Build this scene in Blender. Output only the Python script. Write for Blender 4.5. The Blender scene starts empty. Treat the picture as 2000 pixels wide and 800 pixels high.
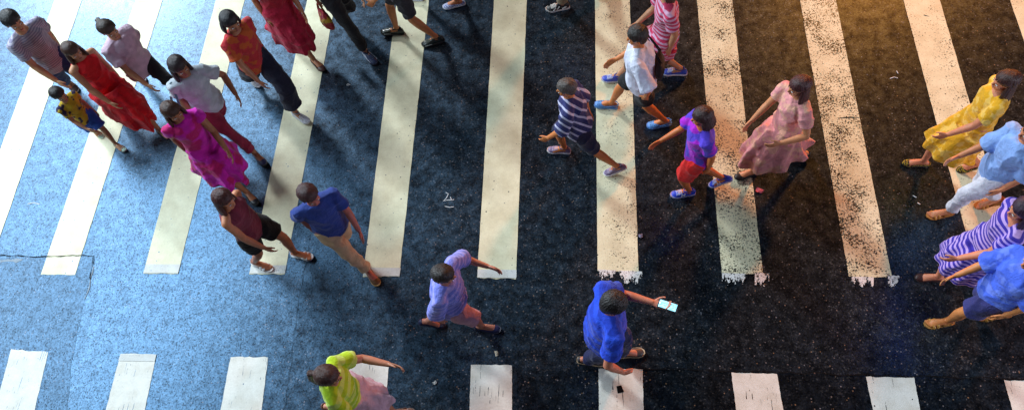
import bpy, bmesh, math, random
from mathutils import Vector, Matrix, noise as mnoise
random.seed(7)
sc = bpy.context.scene
COL = sc.collection
PI = math.pi
V = Vector

# ------------------------------------------------------------------ camera
F_PX, CX, CY, H = 1420.0, 1000.0, 400.0, 6.8349
R = Matrix(((0.99495, 0.01376, 0.0994), (0.03236, 0.89364, -0.44763), (-0.09498, 0.44858, 0.88868)))

def at(x, y, z=0.0):
    """the point at height z that the footbridge camera sees at photo position x, y"""
    d = R @ V(((x - CX) / F_PX, -(y - CY) / F_PX, -1.0))
    t = (H - z) / -d.z
    return V((d.x * t, d.y * t, z))

cam_d = bpy.data.cameras.new('camera')
cam = bpy.data.objects.new('camera', cam_d)
COL.objects.link(cam)
cam.matrix_world = Matrix.Translation((0, 0, H)) @ R.to_4x4()
cam_d.sensor_width = 36.0
cam_d.lens = 36.0 * F_PX / 2000.0
cam_d.clip_end = 500
sc.camera = cam

# ------------------------------------------------------------------ node helpers
def mat_new(name):
    m = bpy.data.materials.new(name)
    m.use_nodes = True
    nt = m.node_tree
    return m, nt, nt.nodes['Principled BSDF']

def nd(nt, typ, **kw):
    n = nt.nodes.new(typ)
    for k, v in kw.items():
        if k.startswith('i_'):
            n.inputs[k[2:].replace('_', ' ')].default_value = v
        else:
            setattr(n, k, v)
    return n

def lk(nt, a, b):
    nt.links.new(a, b)

def ramp(nt, src, stops, interp='LINEAR'):
    r = nt.nodes.new('ShaderNodeValToRGB')
    r.color_ramp.interpolation = interp
    els = r.color_ramp.elements
    while len(els) < len(stops):
        els.new(0.5)
    for e, (p, c) in zip(els, stops):
        e.position = p
        e.color = c if len(c) == 4 else (*c, 1)
    lk(nt, src, r.inputs['Fac'])
    return r.outputs['Color']

def g(v):
    return (v, v, v)

def math_n(nt, op, a, b=None, clamp=False):
    n = nt.nodes.new('ShaderNodeMath')
    n.operation = op
    n.use_clamp = clamp
    for i, x in enumerate((a, b)):
        if x is None:
            continue
        if isinstance(x, (int, float)):
            n.inputs[i].default_value = x
        else:
            lk(nt, x, n.inputs[i])
    return n.outputs[0]

def mix_rgb(nt, fac, a, b, mode='MIX'):
    n = nt.nodes.new('ShaderNodeMix')
    n.data_type = 'RGBA'
    n.blend_type = mode
    for sock, x in ((n.inputs[0], fac), (n.inputs[6], a), (n.inputs[7], b)):
        if isinstance(x, (int, float)):
            sock.default_value = x
        elif isinstance(x, tuple):
            sock.default_value = (*x, 1) if len(x) == 3 else x
        else:
            lk(nt, x, sock)
    return n.outputs[2]

# ------------------------------------------------------------------ ground materials
def asphalt_group(nt, dark=1.0):
    """returns colour, roughness, normal sockets for the road surface (world position based)"""
    geo = nt.nodes.new('ShaderNodeNewGeometry')
    P = geo.outputs['Position']
    big = nd(nt, 'ShaderNodeTexNoise', i_Scale=0.7, i_Detail=4.0, i_Roughness=0.6)
    lk(nt, P, big.inputs['Vector'])
    mid = nd(nt, 'ShaderNodeTexNoise', i_Scale=9.0, i_Detail=5.0, i_Roughness=0.65)
    lk(nt, P, mid.inputs['Vector'])
    v1 = nd(nt, 'ShaderNodeTexVoronoi', i_Scale=78.0)
    lk(nt, P, v1.inputs['Vector'])
    v2 = nd(nt, 'ShaderNodeTexVoronoi', i_Scale=62.0)
    lk(nt, P, v2.inputs['Vector'])
    s1 = nt.nodes.new('ShaderNodeSeparateColor'); lk(nt, v1.outputs['Color'], s1.inputs[0])
    s2 = nt.nodes.new('ShaderNodeSeparateColor'); lk(nt, v2.outputs['Color'], s2.inputs[0])
    base = ramp(nt, big.outputs['Fac'], [(0.3, g(0.005 * dark)), (0.7, g(0.011 * dark))])
    chips = ramp(nt, s1.outputs[0], [(0.0, g(0.25)), (0.45, g(0.8)), (0.8, g(1.5)), (0.93, g(3.0)), (1.0, g(7.0))])
    col = mix_rgb(nt, 1.0, base, chips, 'MULTIPLY')
    # scattered pale and rusty stone chips
    inside = ramp(nt, v2.outputs['Distance'], [(0.3, g(1)), (0.5, g(0))])
    sel = math_n(nt, 'GREATER_THAN', s2.outputs[0], 0.968)
    selm = math_n(nt, 'MULTIPLY', sel, inside)
    stone = mix_rgb(nt, s2.outputs[1], (0.15, 0.16, 0.19), (0.22, 0.12, 0.05))
    col = mix_rgb(nt, selm, col, stone)
    dirt = ramp(nt, mid.outputs['Fac'], [(0.35, g(0.65)), (0.65, g(1.25))])
    col = mix_rgb(nt, 1.0, col, dirt, 'MULTIPLY')
    rough = ramp(nt, mid.outputs['Fac'], [(0.3, g(0.25)), (0.7, g(0.38))])
    bn = nd(nt, 'ShaderNodeTexNoise', i_Scale=55.0, i_Detail=2.0, i_Roughness=0.5)
    lk(nt, P, bn.inputs['Vector'])
    hsum = math_n(nt, 'ADD', bn.outputs['Fac'], math_n(nt, 'MULTIPLY', s1.outputs[1], 0.10))
    bmp = nd(nt, 'ShaderNodeBump', i_Strength=0.25, i_Distance=0.0006)
    lk(nt, hsum, bmp.inputs['Height'])
    v3 = nd(nt, 'ShaderNodeTexVoronoi', i_Scale=88.0)
    lk(nt, P, v3.inputs['Vector'])
    s3 = nt.nodes.new('ShaderNodeSeparateColor'); lk(nt, v3.outputs['Color'], s3.inputs[0])
    spec = ramp(nt, s3.outputs[1], [(0.0, g(0.24)), (0.22, g(0.56)), (0.6, g(0.8)), (1.0, g(1.0))])
    spec = mix_rgb(nt, 1.0, spec, ramp(nt, mid.outputs['Fac'], [(0.35, g(0.6)), (0.6, g(1.0))]), 'MULTIPLY')
    return P, col, rough, bmp.outputs['Normal'], spec

def asphalt_bsdf(nt, b, dark=1.0, shine=1.0):
    P, col, rough, nrm, spec = asphalt_group(nt, dark)
    b.inputs['IOR'].default_value = 1.9
    lk(nt, math_n(nt, 'MULTIPLY', spec, shine), b.inputs['Specular IOR Level'])
    lk(nt, col, b.inputs['Base Color'])
    lk(nt, rough, b.inputs['Roughness'])
    b.inputs['Specular Tint'].default_value = (0.32, 0.62, 1.0, 1)
    return P

M_ROAD, nt, b = mat_new('asphalt')
asphalt_bsdf(nt, b)
M_PATCH, nt, b = mat_new('patch_asphalt')
asphalt_bsdf(nt, b, 0.6, 0.72)
M_CRACK, nt, b = mat_new('crack_tar')
b.inputs['Base Color'].default_value = (0.004, 0.004, 0.005, 1)
b.inputs['Roughness'].default_value = 0.85
b.inputs['Specular IOR Level'].default_value = 0.1

def paint_material(name, base, wear_stops, pit=0.0, use_x=True, streak=False):
    m, nt, pb = mat_new(name)
    ab = nt.nodes.new('ShaderNodeBsdfPrincipled')
    P = asphalt_bsdf(nt, ab)
    out = nt.nodes['Material Output']
    sep = nt.nodes.new('ShaderNodeSeparateXYZ'); lk(nt, P, sep.inputs[0])
    big = nd(nt, 'ShaderNodeTexNoise', i_Scale=3.6, i_Detail=4.0, i_Roughness=0.6)
    lk(nt, P, big.inputs['Vector'])
    fine = nd(nt, 'ShaderNodeTexNoise', i_Scale=58.0, i_Detail=6.0, i_Roughness=0.75)
    lk(nt, P, fine.inputs['Vector'])
    stain = nd(nt, 'ShaderNodeTexNoise', i_Scale=5.0, i_Detail=6.0, i_Roughness=0.6)
    lk(nt, P, stain.inputs['Vector'])
    tone = ramp(nt, stain.outputs['Fac'], [(0.3, tuple(c * f for c, f in zip(base, (0.80, 0.77, 0.72)))), (0.62, base)])
    grain = ramp(nt, fine.outputs['Fac'], [(0.3, g(0.86)), (0.6, g(1.0))])
    tone = mix_rgb(nt, 1.0, tone, grain, 'MULTIPLY')
    lk(nt, tone, pb.inputs['Base Color'])
    pb.inputs['Roughness'].default_value = 0.55
    bmp = nd(nt, 'ShaderNodeBump', i_Strength=0.35, i_Distance=0.004)
    lk(nt, fine.outputs['Fac'], bmp.inputs['Height'])
    lk(nt, bmp.outputs['Normal'], pb.inputs['Normal'])
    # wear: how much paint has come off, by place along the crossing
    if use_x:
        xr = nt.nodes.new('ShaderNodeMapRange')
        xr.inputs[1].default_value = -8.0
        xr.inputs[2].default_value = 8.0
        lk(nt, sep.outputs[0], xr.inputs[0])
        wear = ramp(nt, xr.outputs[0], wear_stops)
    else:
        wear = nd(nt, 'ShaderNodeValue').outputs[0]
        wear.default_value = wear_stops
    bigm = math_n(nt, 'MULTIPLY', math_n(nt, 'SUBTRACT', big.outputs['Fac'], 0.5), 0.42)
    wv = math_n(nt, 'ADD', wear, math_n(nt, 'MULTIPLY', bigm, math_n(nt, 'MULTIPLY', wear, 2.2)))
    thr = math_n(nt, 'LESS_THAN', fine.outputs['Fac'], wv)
    v = nd(nt, 'ShaderNodeTexVoronoi', i_Scale=30.0)
    lk(nt, P, v.inputs['Vector'])
    sv = nt.nodes.new('ShaderNodeSeparateColor'); lk(nt, v.outputs['Color'], sv.inputs[0])
    rad = math_n(nt, 'MULTIPLY', math_n(nt, 'MULTIPLY', sv.outputs[1], sv.outputs[1]), math_n(nt, 'MULTIPLY', fine.outputs['Fac'], 0.46))
    hole = math_n(nt, 'MULTIPLY', math_n(nt, 'LESS_THAN', v.outputs['Distance'], rad), math_n(nt, 'GREATER_THAN', sv.outputs[0], 1.0 - pit))
    mask = math_n(nt, 'MAXIMUM', thr, hole)
    if streak:
        wvx = nd(nt, 'ShaderNodeTexNoise', i_Scale=1.0, i_Detail=3.0)
        mp = nt.nodes.new('ShaderNodeMapping'); mp.inputs['Scale'].default_value = (90, 3, 1)
        lk(nt, P, mp.inputs[0]); lk(nt, mp.outputs[0], wvx.inputs['Vector'])
        st = math_n(nt, 'MULTIPLY', math_n(nt, 'LESS_THAN', wvx.outputs['Fac'], 0.36), math_n(nt, 'LESS_THAN', stain.outputs['Fac'], 0.47))
        mask = math_n(nt, 'MAXIMUM', mask, st)
    mx = nt.nodes.new('ShaderNodeMixShader')
    lk(nt, mask, mx.inputs[0]); lk(nt, pb.outputs[0], mx.inputs[1]); lk(nt, ab.outputs[0], mx.inputs[2])
    lk(nt, mx.outputs[0], out.inputs['Surface'])
    return m

def xs(x):
    return (x + 8.0) / 16.0
CREAM = (0.82, 0.79, 0.55)
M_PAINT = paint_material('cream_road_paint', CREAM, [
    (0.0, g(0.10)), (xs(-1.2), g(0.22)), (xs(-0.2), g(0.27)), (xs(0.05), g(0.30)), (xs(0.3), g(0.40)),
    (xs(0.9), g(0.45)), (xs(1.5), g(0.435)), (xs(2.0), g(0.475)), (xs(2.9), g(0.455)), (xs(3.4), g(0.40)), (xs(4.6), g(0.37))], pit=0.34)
M_PAINT_LOW = paint_material('white_road_paint', (0.80, 0.80, 0.74), 0.28, pit=0.03, use_x=False, streak=True)
M_PRIMER = paint_material('old_white_paint', (0.80, 0.80, 0.80), 0.44, pit=0.1, use_x=False)

# ------------------------------------------------------------------ mesh helpers
def link(name, me, mat=None, parent=None):
    o = bpy.data.objects.new(name, me)
    COL.objects.link(o)
    if mat is not None:
        me.materials.append(mat)
    if parent is not None:
        o.parent = parent
    return o

def bm_obj(name, bm, mat, parent=None, smooth=True):
    bmesh.ops.recalc_face_normals(bm, faces=bm.faces)
    me = bpy.data.meshes.new(name)
    bm.to_mesh(me)
    bm.free()
    if smooth:
        me.shade_smooth()
    return link(name, me, mat, parent)

def tube(bm, pts, rad, lat=None, seg=14, cap=1.0, fold=None):
    """closed tube through pts; rad = r or (r across lat, r the other way) per point; rounded ends"""
    pts = [V(p) for p in pts]
    n = len(pts)
    rr = [(r, r) if isinstance(r, (int, float)) else r for r in rad]
    frames = []
    up0 = V(lat) if lat is not None else None
    prev = None
    for i in range(n):
        t = (pts[min(i + 1, n - 1)] - pts[max(i - 1, 0)]).normalized()
        ref = up0 if up0 is not None else (prev if prev is not None else (V((1, 0, 0)) if abs(t.x) < 0.8 else V((0, 1, 0))))
        u = (ref - t * ref.dot(t))
        if u.length < 1e-4:
            u = t.orthogonal()
        u.normalize()
        prev = u
        frames.append((t, u, t.cross(u).normalized()))
    rings = []
    t0 = frames[0][0]; t1 = frames[-1][0]
    if cap:
        for a in (80, 50, 22):
            k = math.sin(math.radians(90 - a)); d = math.sin(math.radians(a))
            rings.append((pts[0] - t0 * min(rr[0]) * cap * d, frames[0], (rr[0][0] * k, rr[0][1] * k), 0))
    for i in range(n):
        rings.append((pts[i], frames[i], rr[i], i))
    if cap:
        for a in (22, 50, 80):
            k = math.sin(math.radians(90 - a)); d = math.sin(math.radians(a))
            rings.append((pts[-1] + t1 * min(rr[-1]) * cap * d, frames[-1], (rr[-1][0] * k, rr[-1][1] * k), n - 1))
    vr = []
    for c, (t, u, w), (a, bb), idx in rings:
        vs = []
        for s in range(seg):
            th = 2 * PI * s / seg
            f = 1.0
            if fold:
                f = 1 + fold[1] * max(0, (fold[2] - idx)) / max(1, fold[2]) * math.cos(fold[0] * th + fold[3]) * (0.7 + 0.3 * math.sin(3 * th))
            vs.append(bm.verts.new(c + u * (a * f * math.cos(th)) + w * (bb * f * math.sin(th))))
        vr.append(vs)
    for q in range(len(vr) - 1):
        for s in range(seg):
            s2 = (s + 1) % seg
            bm.faces.new((vr[q][s], vr[q][s2], vr[q + 1][s2], vr[q + 1][s]))
    bm.faces.new(list(reversed(vr[0])))
    bm.faces.new(vr[-1])

def ellip(bm, c, ax, seg=16, rings=10):
    mtx = Matrix.Translation(c) @ Matrix((ax[0], ax[1], ax[2])).transposed().to_4x4()
    bmesh.ops.create_uvsphere(bm, u_segments=seg, v_segments=rings, radius=1.0, matrix=mtx)

TEX = bpy.data.textures.new('cloth_wrinkles', 'MUSGRAVE')
TEX.musgrave_type = 'RIDGED_MULTIFRACTAL'
TEX.noise_scale = 0.17
TEX.octaves = 2
TEX.noise_intensity = .6
TEXH = bpy.data.textures.new('hair_lumps', 'CLOUDS')
TEXH.noise_scale = 0.02
TEXH.noise_depth = 2
BAKE = []
HAIR = []

def remesh(o, vox, smooth=2, disp=None):
    md = o.modifiers.new('r', 'REMESH'); md.mode = 'VOXEL'; md.voxel_size = vox; md.use_smooth_shade = True
    if smooth:
        ms = o.modifiers.new('s', 'SMOOTH'); ms.factor = 0.5; ms.iterations = smooth
    if disp:
        mp = o.modifiers.new('d', 'DISPLACE'); mp.texture = disp[0]; mp.strength = disp[1]; mp.mid_level = 0.38
        mp.texture_coords = 'GLOBAL'
    BAKE.append(o)

# ------------------------------------------------------------------ people materials
_mc = {}
def cloth(col, pattern=None, col2=None, scale=60.0):
    key = (col, pattern, col2, scale)
    if key in _mc:
        return _mc[key]
    m, nt, b = mat_new('fabric')
    tc = nt.nodes.new('ShaderNodeTexCoord'); P = tc.outputs['Object']
    n1 = nd(nt, 'ShaderNodeTexNoise', i_Scale=14.0, i_Detail=5.0)
    lk(nt, P, n1.inputs['Vector'])
    c = ramp(nt, n1.outputs['Fac'], [(0.3, tuple(x * 0.8 for x in col)), (0.7, tuple(min(1, x * 1.12) for x in col))])
    if pattern == 'stripes':
        w = nd(nt, 'ShaderNodeTexWave', i_Scale=scale * 0.16, i_Distortion=0.6)
        w.bands_direction = 'Z'
        lk(nt, P, w.inputs['Vector'])
        f = ramp(nt, w.outputs['Fac'], [(0.45, g(0)), (0.6, g(1))])
        c = mix_rgb(nt, f, c, col2)
    elif pattern == 'pinstripes':
        w = nd(nt, 'ShaderNodeTexWave', i_Scale=scale * 0.16, i_Distortion=0.5)
        w.bands_direction = 'DIAGONAL'
        lk(nt, P, w.inputs['Vector'])
        f = ramp(nt, w.outputs['Fac'], [(0.7, g(0)), (0.85, g(1))])
        c = mix_rgb(nt, f, c, col2)
    elif pattern == 'blotch':
        w = nd(nt, 'ShaderNodeTexNoise', i_Scale=scale * 0.2, i_Detail=2.0)
        lk(nt, P, w.inputs['Vector'])
        f = ramp(nt, w.outputs['Fac'], [(0.5, g(0)), (0.56, g(1))])
        c = mix_rgb(nt, f, c, col2)
    elif pattern == 'check':
        w = nd(nt, 'ShaderNodeTexChecker', i_Scale=scale)
        lk(nt, P, w.inputs['Vector'])
        c = mix_rgb(nt, w.outputs['Fac'], c, col2)
    elif pattern == 'dots':
        w = nd(nt, 'ShaderNodeTexVoronoi', i_Scale=scale)
        lk(nt, P, w.inputs['Vector'])
        f = math_n(nt, 'LESS_THAN', w.outputs['Distance'], 0.36)
        c = mix_rgb(nt, f, c, col2)
    lk(nt, c, b.inputs['Base Color'])
    b.inputs['Roughness'].default_value = 0.8
    b.inputs['Sheen Weight'].default_value = 0.15
    b.inputs['Specular IOR Level'].default_value = 0.3
    n2 = nd(nt, 'ShaderNodeTexNoise', i_Scale=13.0, i_Detail=3.0, i_Roughness=0.55, i_Distortion=1.6)
    lk(nt, P, n2.inputs['Vector'])
    bp = nd(nt, 'ShaderNodeBump', i_Strength=0.6, i_Distance=0.02)
    lk(nt, n2.outputs['Fac'], bp.inputs['Height'])
    lk(nt, bp.outputs['Normal'], b.inputs['Normal'])
    _mc[key] = m
    return m

def skin_mat(col):
    key = ('skin', col)
    if key in _mc:
        return _mc[key]
    m, nt, b = mat_new('skin')
    tc = nt.nodes.new('ShaderNodeTexCoord'); P = tc.outputs['Object']
    n1 = nd(nt, 'ShaderNodeTexNoise', i_Scale=22.0, i_Detail=5.0)
    lk(nt, P, n1.inputs['Vector'])
    c = ramp(nt, n1.outputs['Fac'], [(0.3, tuple(x * 0.84 for x in col)), (0.7, (col[0] * 1.08, col[1] * 1.02, col[2]))])
    lk(nt, c, b.inputs['Base Color'])
    b.inputs['Roughness'].default_value = 0.48
    b.inputs['Subsurface Weight'].default_value = 0.12
    b.inputs['Subsurface Radius'].default_value = (0.012, 0.005, 0.003)
    _mc[key] = m
    return m

def hair_mat(col):
    key = ('hair', col)
    if key in _mc:
        return _mc[key]
    m, nt, b = mat_new('hair')
    tc = nt.nodes.new('ShaderNodeAttribute'); tc.attribute_name = 'strand'
    n1 = nd(nt, 'ShaderNodeTexNoise', i_Scale=16.0, i_Detail=5.0, i_Roughness=0.7)
    lk(nt, tc.outputs['Vector'], n1.inputs['Vector'])
    c = ramp(nt, n1.outputs['Fac'], [(0.32, tuple(x * 0.35 for x in col)), (0.5, col), (0.72, tuple(x * 2.8 for x in col))])
    lk(nt, c, b.inputs['Base Color'])
    b.inputs['Roughness'].default_value = 0.45
    bp = nd(nt, 'ShaderNodeBump', i_Strength=0.8, i_Distance=0.006)
    lk(nt, n1.outputs['Fac'], bp.inputs['Height'])
    lk(nt, bp.outputs['Normal'], b.inputs['Normal'])
    _mc[key] = m
    return m

def plain(name, col, rough=0.5, spec=0.5, emit=None, bump=0.0):
    key = (name, col, rough, emit)
    if key in _mc:
        return _mc[key]
    m, nt, b = mat_new(name)
    tc = nt.nodes.new('ShaderNodeTexCoord')
    n1 = nd(nt, 'ShaderNodeTexNoise', i_Scale=45.0, i_Detail=4.0)
    lk(nt, tc.outputs['Object'], n1.inputs['Vector'])
    c = ramp(nt, n1.outputs['Fac'], [(0.3, tuple(x * 0.78 for x in col)), (0.7, tuple(min(1, x * 1.1) for x in col))])
    lk(nt, c, b.inputs['Base Color'])
    b.inputs['Roughness'].default_value = rough
    b.inputs['Specular IOR Level'].default_value = spec
    if bump:
        bp = nd(nt, 'ShaderNodeBump', i_Strength=bump, i_Distance=0.004)
        lk(nt, n1.outputs['Fac'], bp.inputs['Height'])
        lk(nt, bp.outputs['Normal'], b.inputs['Normal'])
    if emit:
        b.inputs['Emission Color'].default_value = (*emit[0], 1)
        b.inputs['Emission Strength'].default_value = emit[1]
    _mc[key] = m
    return m

M_EYE = plain('eye_white', (0.75, 0.72, 0.68), 0.2)
M_IRIS = plain('eye_iris', (0.02, 0.012, 0.008), 0.15)
M_LIP = plain('lip', (0.42, 0.12, 0.1), 0.4)

# ------------------------------------------------------------------ shoes
def interp(tab, x):
    if x <= tab[0][0]:
        return tab[0][1]
    for (a, va), (b2, vb) in zip(tab, tab[1:]):
        if x <= b2:
            return va + (vb - va) * (x - a) / (b2 - a)
    return tab[-1][1]

WT = [(-.137, .012), (-.130, .024), (-.11, .032), (-.06, .034), (0, .036), (.05, .044), (.085, .0465), (.115, .038), (.134, .022), (.143, .008)]
HT_SNEAK = [(-.137, .06), (-.12, .088), (-.09, .092), (-.04, .082), (0, .088), (.04, .072), (.08, .056), (.115, .048), (.135, .036), (.143, .02)]
HT_LOW = [(-.137, .045), (-.12, .062), (-.06, .052), (-.02, .05), (.0, .062), (.04, .062), (.08, .05), (.115, .042), (.135, .032), (.143, .018)]
XS = [-.137, -.130, -.12, -.105, -.08, -.05, -.02, 0, .02, .04, .06, .08, .1, .115, .126, .134, .14, .143]

def prof_y(w, h, z):
    s = max(0.0, min(1.0, z / h)) ** (1 / 0.75)
    return w * math.sqrt(max(0, 1 - s * s)) ** 0.8

def loft_shoe(bm, M, ht, side, grow=0.0, x0=-9, x1=9, z0=0.012, hk=1.0):
    rings = []
    for x in XS:
        if x < x0 - 1e-6 or x > x1 + 1e-6:
            continue
        w = interp(WT, x) + grow
        h = interp(ht, x) * hk + grow - z0
        yo = 0.010 * side * max(0, min(1, (x + .02) / .15)) * -1
        ring = []
        for k in range(13):
            a = PI * k / 12
            ca, sa = math.cos(a), math.sin(a)
            y = w * math.copysign(abs(ca) ** 0.8, ca)
            z = z0 + h * sa ** 0.75
            ring.append(bm.verts.new(M @ V((x, y + yo, z))))
        rings.append(ring)
    for p, q in zip(rings, rings[1:]):
        for k in range(12):
            bm.faces.new((p[k], p[k + 1], q[k + 1], q[k]))
        bm.faces.new((p[12], p[0], q[0], q[12]))
    bm.faces.new(rings[0]); bm.faces.new(list(reversed(rings[-1])))

def loft_sole(bm, M, side, thick=0.024, grow=0.004):
    rings = []
    for x in XS:
        w = interp(WT, x) + grow
        yo = -0.010 * side * max(0, min(1, (x + .02) / .15))
        xx = x * 1.025
        rock = 0.012 * max(0, (x - .07) / .07) ** 2
        ring = [bm.verts.new(M @ V((xx, y + yo, z + rock))) for y, z in
                ((-w * .96, 0.001), (w * .96, 0.001), (w, thick * .5), (w * .98, thick), (-w * .98, thick), (-w, thick * .5))]
        rings.append(ring)
    for p, q in zip(rings, rings[1:]):
        for k in range(6):
            k2 = (k + 1) % 6
            bm.faces.new((p[k], p[k2], q[k2], q[k]))
    bm.faces.new(rings[0]); bm.faces.new(list(reversed(rings[-1])))

def arch(M, x, ht, side, grow=0.004, a0=0.0, a1=PI, z0=0.012, n=9, x_end=None):
    out = []
    for k in range(n):
        f = k / (n - 1)
        a = a0 + (a1 - a0) * f
        xx = x if x_end is None else x + (x_end - x) * f
        w = interp(WT, xx) + grow
        h = interp(ht, xx) + grow - z0
        yo = -0.010 * side * max(0, min(1, (xx + .02) / .15))
        ca, sa = math.cos(a), math.sin(a)
        out.append(M @ V((xx, w * math.copysign(abs(ca) ** .8, ca) + yo, z0 + h * max(0, sa) ** .75)))
    return out

FOOT_H = [(-.12, .06), (-.09, .085), (-.05, .09), (0, .078), (.04, .058), (.08, .04), (.11, .03), (.13, .024)]

def foot_skin(bm, M, side, z0, toes=True):
    c = lambda x, y, z: M @ V((x, y, z + z0))
    yo = -0.010 * side
    tube(bm, [c(-.098, 0, .03), c(-.06, 0, .042), c(-.01, yo * .4, .042), (c(.045, yo * .8, .028)), c(.075, yo, .02)],
         [(.028, .026), (.029, .04), (.029, .038), (.036, .026), (.039, .018)], lat=M.to_3x3() @ V((0, 1, 0)), seg=12)
    if toes:
        for k in range(5):
            y = yo + side * (-0.031 + 0.0145 * k)
            ln = (.043, .043, .036, .028, .018)[k]
            r = (.0115, .0085, .0080, .0075, .0075)[k]
            tube(bm, [c(.07, y * .95, .014), c(.082 + ln * .6, y, .013), c(.082 + ln, y, .010)], [r, r, r * .9], seg=8)

def make_shoe(kind, M, side, root, col, sole_col, extra=None, skin=None):
    e = extra or {}
    sole_m = plain('rubber_sole', sole_col, 0.6, bump=0.3)
    if kind in ('sneaker', 'slipon', 'flat'):
        ht = HT_SNEAK if kind == 'sneaker' else HT_LOW
        thick = 0.026 if kind == 'sneaker' else (0.02 if kind == 'slipon' else 0.009)
        bm = bmesh.new()
        if kind == 'flat':
            loft_shoe(bm, M, HT_LOW, side, x0=.045, z0=thick * .7, hk=0.92)
            for sgn in (0, 1):
                # low quarters and the back round the heel
                pts = []
                for x in (.05, .02, -.03, -.08, -.115, -.134):
                    w = interp(WT, x) - .001
                    yo = -0.010 * side * max(0, min(1, (x + .02) / .15))
                    pts.append(M @ V((x, (w if sgn else -w) + yo, .026)))
                pts.append(M @ V((-.139, 0, .03)))
                tube(bm, pts, [(.017, .005)] * len(pts), lat=M.to_3x3() @ V((0, 0, 1)), seg=8)
        else:
            loft_shoe(bm, M, ht, side, z0=thick * .7)
        if e.get('check'):
            um = cloth(col, 'check', e['check'], e.get('scale', 95))
        elif e.get('dots'):
            um = cloth(col, 'dots', e['dots'], 110)
        else:
            um = plain('shoe_upper', col, e.get('rough', 0.45), bump=0.25)
        sh = bm_obj('shoe', bm, um, root)
        bm = bmesh.new(); loft_sole(bm, M, side, thick)
        bm_obj('sole', bm, sole_m, sh, smooth=False)
        if kind == 'sneaker':
            lm = plain('laces', e.get('lace', (0.75, 0.75, 0.75)), 0.7)
            bm = bmesh.new()
            for x in (.022, .038, .054, .070):
                tube(bm, arch(M, x, ht, side, .002, PI * .3, PI * .7, z0=thick * .7, n=5, x_end=x + .012), [.0034] * 5, seg=6)
                tube(bm, arch(M, x + .012, ht, side, .002, PI * .3, PI * .7, z0=thick * .7, n=5, x_end=x), [.0034] * 5, seg=6)
            bm_obj('laces', bm, lm, sh)
            # padded collar
            bm = bmesh.new()
            pts = []
            for k in range(13):
                a = 2 * PI * k / 12
                pts.append(M @ V((-.055 + .055 * math.cos(a), .026 * math.sin(a), .092 - .006 * math.cos(2 * a))))
            tube(bm, pts, [.0085] * 13, seg=8, cap=0.5)
            bm_obj('collar', bm, plain('shoe_lining', e.get('lining', tuple(c * .5 for c in col)), 0.8), sh)
        for ml in e.get('marks', ()):
            for sg in (1, -1):
              bm = bmesh.new()
              for line in ml[1]:
                    pts = []
                    for x, z in line:
                        w = interp(WT, x) + .002
                        h = interp(ht, x) - thick * .7
                        yo = -0.010 * side * max(0, min(1, (x + .02) / .15))
                        pts.append(M @ V((x, sg * (prof_y(w, h, z - thick * .7) + .0008) + yo, z)))
                    tube(bm, pts, [ml[2] if len(ml) > 2 else .004] * len(pts), seg=6)
              bm_obj('side_mark', bm, plain('shoe_mark', ml[0], 0.4), sh)
        return 0.012
    if kind == 'clog':
        um = plain('foam_clog', col, 0.5, bump=0.15)
        bm = bmesh.new(); loft_shoe(bm, M, HT_LOW, side, grow=.005, x0=.0, z0=.016, hk=1.1)
        sh = bm_obj('shoe', bm, um, root)
        bm = bmesh.new(); loft_sole(bm, M, side, .026, .007)
        bm_obj('sole', bm, sole_m, sh, smooth=False)
        bm = bmesh.new()
        pts = [M @ V((.0, .044, .045)), M @ V((-.06, .041, .062)), M @ V((-.115, .03, .07)), M @ V((-.137, 0, .072)),
               M @ V((-.115, -.03, .07)), M @ V((-.06, -.041, .062)), M @ V((.0, -.044, .045))]
        tube(bm, pts, [(.010, .0035)] * 7, lat=M.to_3x3() @ V((0, 0, 1)), seg=8)
        bm_obj('heel_strap', bm, um, sh)
        bm = bmesh.new()
        for x in (.045, .065, .085, .103):
            for a in (.32, .44, .56, .68):
                p = arch(M, x, HT_LOW, side, .0058, PI * a, PI * a + .01, z0=.016, n=2)[0] + (M.to_3x3() @ V((0, 0, .004)))
                ellip(bm, p, [M.to_3x3() @ V((.0045, 0, 0)), M.to_3x3() @ V((0, .0045, 0)), M.to_3x3() @ V((0, 0, .003))], 8, 6)
        bm_obj('vent_hole', bm, plain('clog_hole', tuple(c * .12 for c in col), 0.8), sh)
        return 0.02
    # open footwear: flipflop, sandal
    bm = bmesh.new(); loft_sole(bm, M, side, .016, .004)
    sh = bm_obj('sandal_sole', bm, plain('sandal_sole', sole_col, 0.7, bump=.3), root, smooth=False)
    um = plain('sandal_strap', col, 0.45)
    bm = bmesh.new()
    lat = M.to_3x3() @ V((1, 0, 0))
    yo = -0.010 * side
    if kind == 'flipflop':
        t = M @ V((.088, yo + side * -.016, .018))
        top = M @ V((.06, yo - side * .008, .058))
        for sg in (1, -1):
            tube(bm, [t, top, M @ V((.03, yo * .7 + sg * .03, .058)), M @ V((-.02, sg * .037, .018))], [(.006, .003), (.008, .003), (.009, .003), (.009, .003)], lat=lat, seg=8)
    else:
        for x in (.035, .07):
            tube(bm, arch(M, x, FOOT_H, side, .006, 0, PI, z0=.012, x_end=x + .012 * side), [(.0115, .003)] * 9, lat=lat, seg=8)
            for p in bm.verts:
                pass
        pts = [M @ V((-.02, .036, .02)), M @ V((-.06, .036, .05)), M @ V((-.105, .03, .07)), M @ V((-.128, 0, .075)),
               M @ V((-.105, -.03, .07)), M @ V((-.06, -.036, .05)), M @ V((-.02, -.036, .02))]
        tube(bm, pts, [(.008, .003)] * 7, lat=M.to_3x3() @ V((0, 0, 1)), seg=8)
    bm_obj('strap', bm, um, sh)
    return 0.016

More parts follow.
